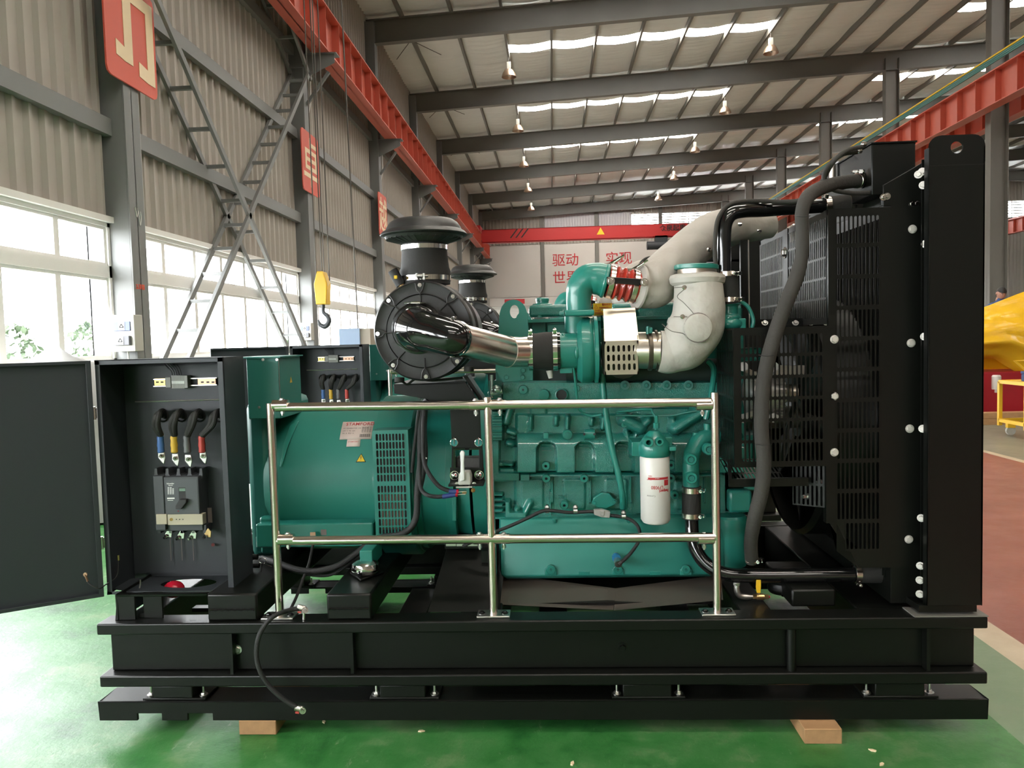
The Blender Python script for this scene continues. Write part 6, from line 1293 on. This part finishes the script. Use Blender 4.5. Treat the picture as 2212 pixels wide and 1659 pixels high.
def hj(x, y, zz): return (x, y, z + zz)
try:
    bpy.data.meshes.new('t')
    J = [(hj(0, 0, .92), (.15, .11)), (hj(0, .0, 1.1), (.14, .1)), (hj(0, .01, 1.3), (.17, .11)), (hj(0, .02, 1.42), (.1, .07)), (hj(0, .0, 1.5), .055), (hj(0, -.01, 1.56), .05)]
    J += [(hj(s_ * .19, .01, 1.4), .06) for s_ in (-1, 1)] + [(hj(s_ * .25, -.02, 1.14), .045) for s_ in (-1, 1)] + [(hj(s_ * .2, -.22, 1.02), .034) for s_ in (-1, 1)] + [(hj(s_ * .1, 0, .85), .09) for s_ in (-1, 1)] + [(hj(s_ * .11, -.02, .48), .06) for s_ in (-1, 1)] + [(hj(s_ * .12, .02, .08), .045) for s_ in (-1, 1)] + [(hj(s_ * .13, -.14, .04), .035) for s_ in (-1, 1)]
    E = [(0, 1), (1, 2), (2, 3), (3, 4), (4, 5), (3, 6), (3, 7), (6, 8), (7, 9), (8, 10), (9, 11), (0, 12), (0, 13), (12, 14), (13, 15), (14, 16), (15, 17), (16, 18), (17, 19)]
    me = bpy.data.meshes.new('clothes')
    me.from_pydata([j[0] for j in J], E, []); o = bpy.data.objects.new('body', me); COL.objects.link(o); o.parent = pe
    sk = o.modifiers.new('skin', 'SKIN')
    if not me.skin_vertices:
        bpy.context.view_layer.objects.active = o; bpy.ops.mesh.customdata_skin_add()
    for i, j in enumerate(J): r_ = j[1]; me.skin_vertices[0].data[i].radius = r_ if isinstance(r_, tuple) else (r_, r_)
    me.skin_vertices[0].data[0].use_root = True; sb = o.modifiers.new('sub', 'SUBSURF'); sb.levels = sb.render_levels = 2; me.materials.append(BLUEC); o['label'] = 'dark blue work clothes'
except Exception as ex_: print('skin', ex_)
for s_ in (-1, 1):
    hb = B().ell(hj(s_ * .19, -.27, 1.0), .04, .045, .018, 12, 8)
    for f in range(4): hb.tube([hj(s_ * .19 + (f - 1.5) * .019, -.3, 1.0), hj(s_ * .19 + (f - 1.5) * .021, -.345, .995), hj(s_ * .19 + (f - 1.5) * .021, -.375 - .008 * (f in (1, 2)), .975)], [.0095, .009, .0075], 8, 3)
    hb.tube([hj(s_ * .155, -.26, 1.0), hj(s_ * .14, -.3, .995), hj(s_ * .15, -.335, .985)], [.012, .011, .009], 8, 3); obj('hand', hb, SKIN, pe)
hd = B(); hv = []; n1, n2 = 24, 18
for j in range(n2 + 1):
    t = pi * j / n2
    for i in range(n1):
        a = 2 * pi * i / n1; x, y, zz = .077 * sin(t) * cos(a), .098 * sin(t) * sin(a), .118 * cos(t)
        if zz < 0: k = 1 + .22 * zz / .118; x *= k; y = y * (1 + .1 * zz / .118) - .01 * (-zz / .118)
        if y < 0:
            y -= .022 * math.exp(-((x / .013) ** 2) - ((zz + .012) / .02) ** 2) ; y += .010 * (math.exp(-(((x - .03) / .014) ** 2) - ((zz - .012) / .011) ** 2) + math.exp(-(((x + .03) / .014) ** 2) - ((zz - .012) / .011) ** 2)); y -= .005 * math.exp(-((zz - .03) / .008) ** 2) * (abs(x) < .05); y -= .006 * math.exp(-((x / .025) ** 2) - ((zz + .052) / .01) ** 2)
        hv.append((x, y, zz))
hd.add(hv, [(j * n1 + i, j * n1 + (i + 1) % n1, (j + 1) * n1 + (i + 1) % n1, (j + 1) * n1 + i) for j in range(n2) for i in range(n1)])
hd.tube([(0, .01, -.08), (0, .02, -.16)], .05, 16, 1)
hob = obj('head', hd, SKIN, pe, ang=3); HM = Matrix.Translation(hj(0, -.02, 1.62)) @ Matrix.Rotation(.5, 4, 'X') ; hob.matrix_local = HM
hr = B(); hr.add([(v_[0] * 1.06, v_[1] * 1.05 + .004, v_[2] * 1.05) for v_ in hv], [(j * n1 + i, j * n1 + (i + 1) % n1, (j + 1) * n1 + (i + 1) % n1, (j + 1) * n1 + i) for j in range(n2) for i in range(n1) if (hv[j * n1 + i][2] > .055 or (hv[j * n1 + i][1] > .02 and hv[j * n1 + i][2] > -.03))])
obj('hair', hr, HAIR, hob, ang=3)
for s_ in (-1, 1):
    obj('ear', B().ell((s_ * .078, .01, -.005), .01, .02, .03, 10, 8), SKIN, hob); obj('eye', B().ell((s_ * .03, -.081, .012), .012, .008, .006, 10, 8), INKW, hob); obj('pupil', B().ell((s_ * .03, -.0885, .011), .005, .003, .005, 8, 6), INK, hob)
    obj('eyebrow', B().tube([(s_ * .015, -.094, .03), (s_ * .03, -.092, .034), (s_ * .047, -.082, .03)], .004, 6), HAIR, hob)
obj('mouth', B().tube([(-.022, -.094, -.05), (0, -.1, -.051), (.022, -.094, -.05)], .004, 6), mat('lips', (.3, .1, .08), .5), hob)
# wood chips on the near floor
chip = None
for i, (px, py) in enumerate(((910, 1580), (1236, 1650), (1885, 1622), (1905, 1652), (700, 1560))):
    q = PZ(px, py, 0); loc = (q.x, q.y + 2.85, 0)
    if chip is None:
        chip = obj('wood_chip', B().prism([(-.012, -.004, 0), (.0, -.007, 0), (.014, -.001, 0), (.003, .006, 0), (-.01, .004, 0)], (.001, 0, .004)), SIGNC, None, '', 'wood chip', 'wood chips on the green floor'); e = chip
    else: e = chip.copy(); COL.objects.link(e)
    e.location = loc; e.rotation_euler = (0, 0, i * 1.3); e['label'] = 'pale wood chip on green floor ' + ('between the two front timber blocks, midway', 'at the bottom edge between the blocks', 'just right of the right timber block', 'nearest the lower right corner', 'just right of the left timber block')[i]
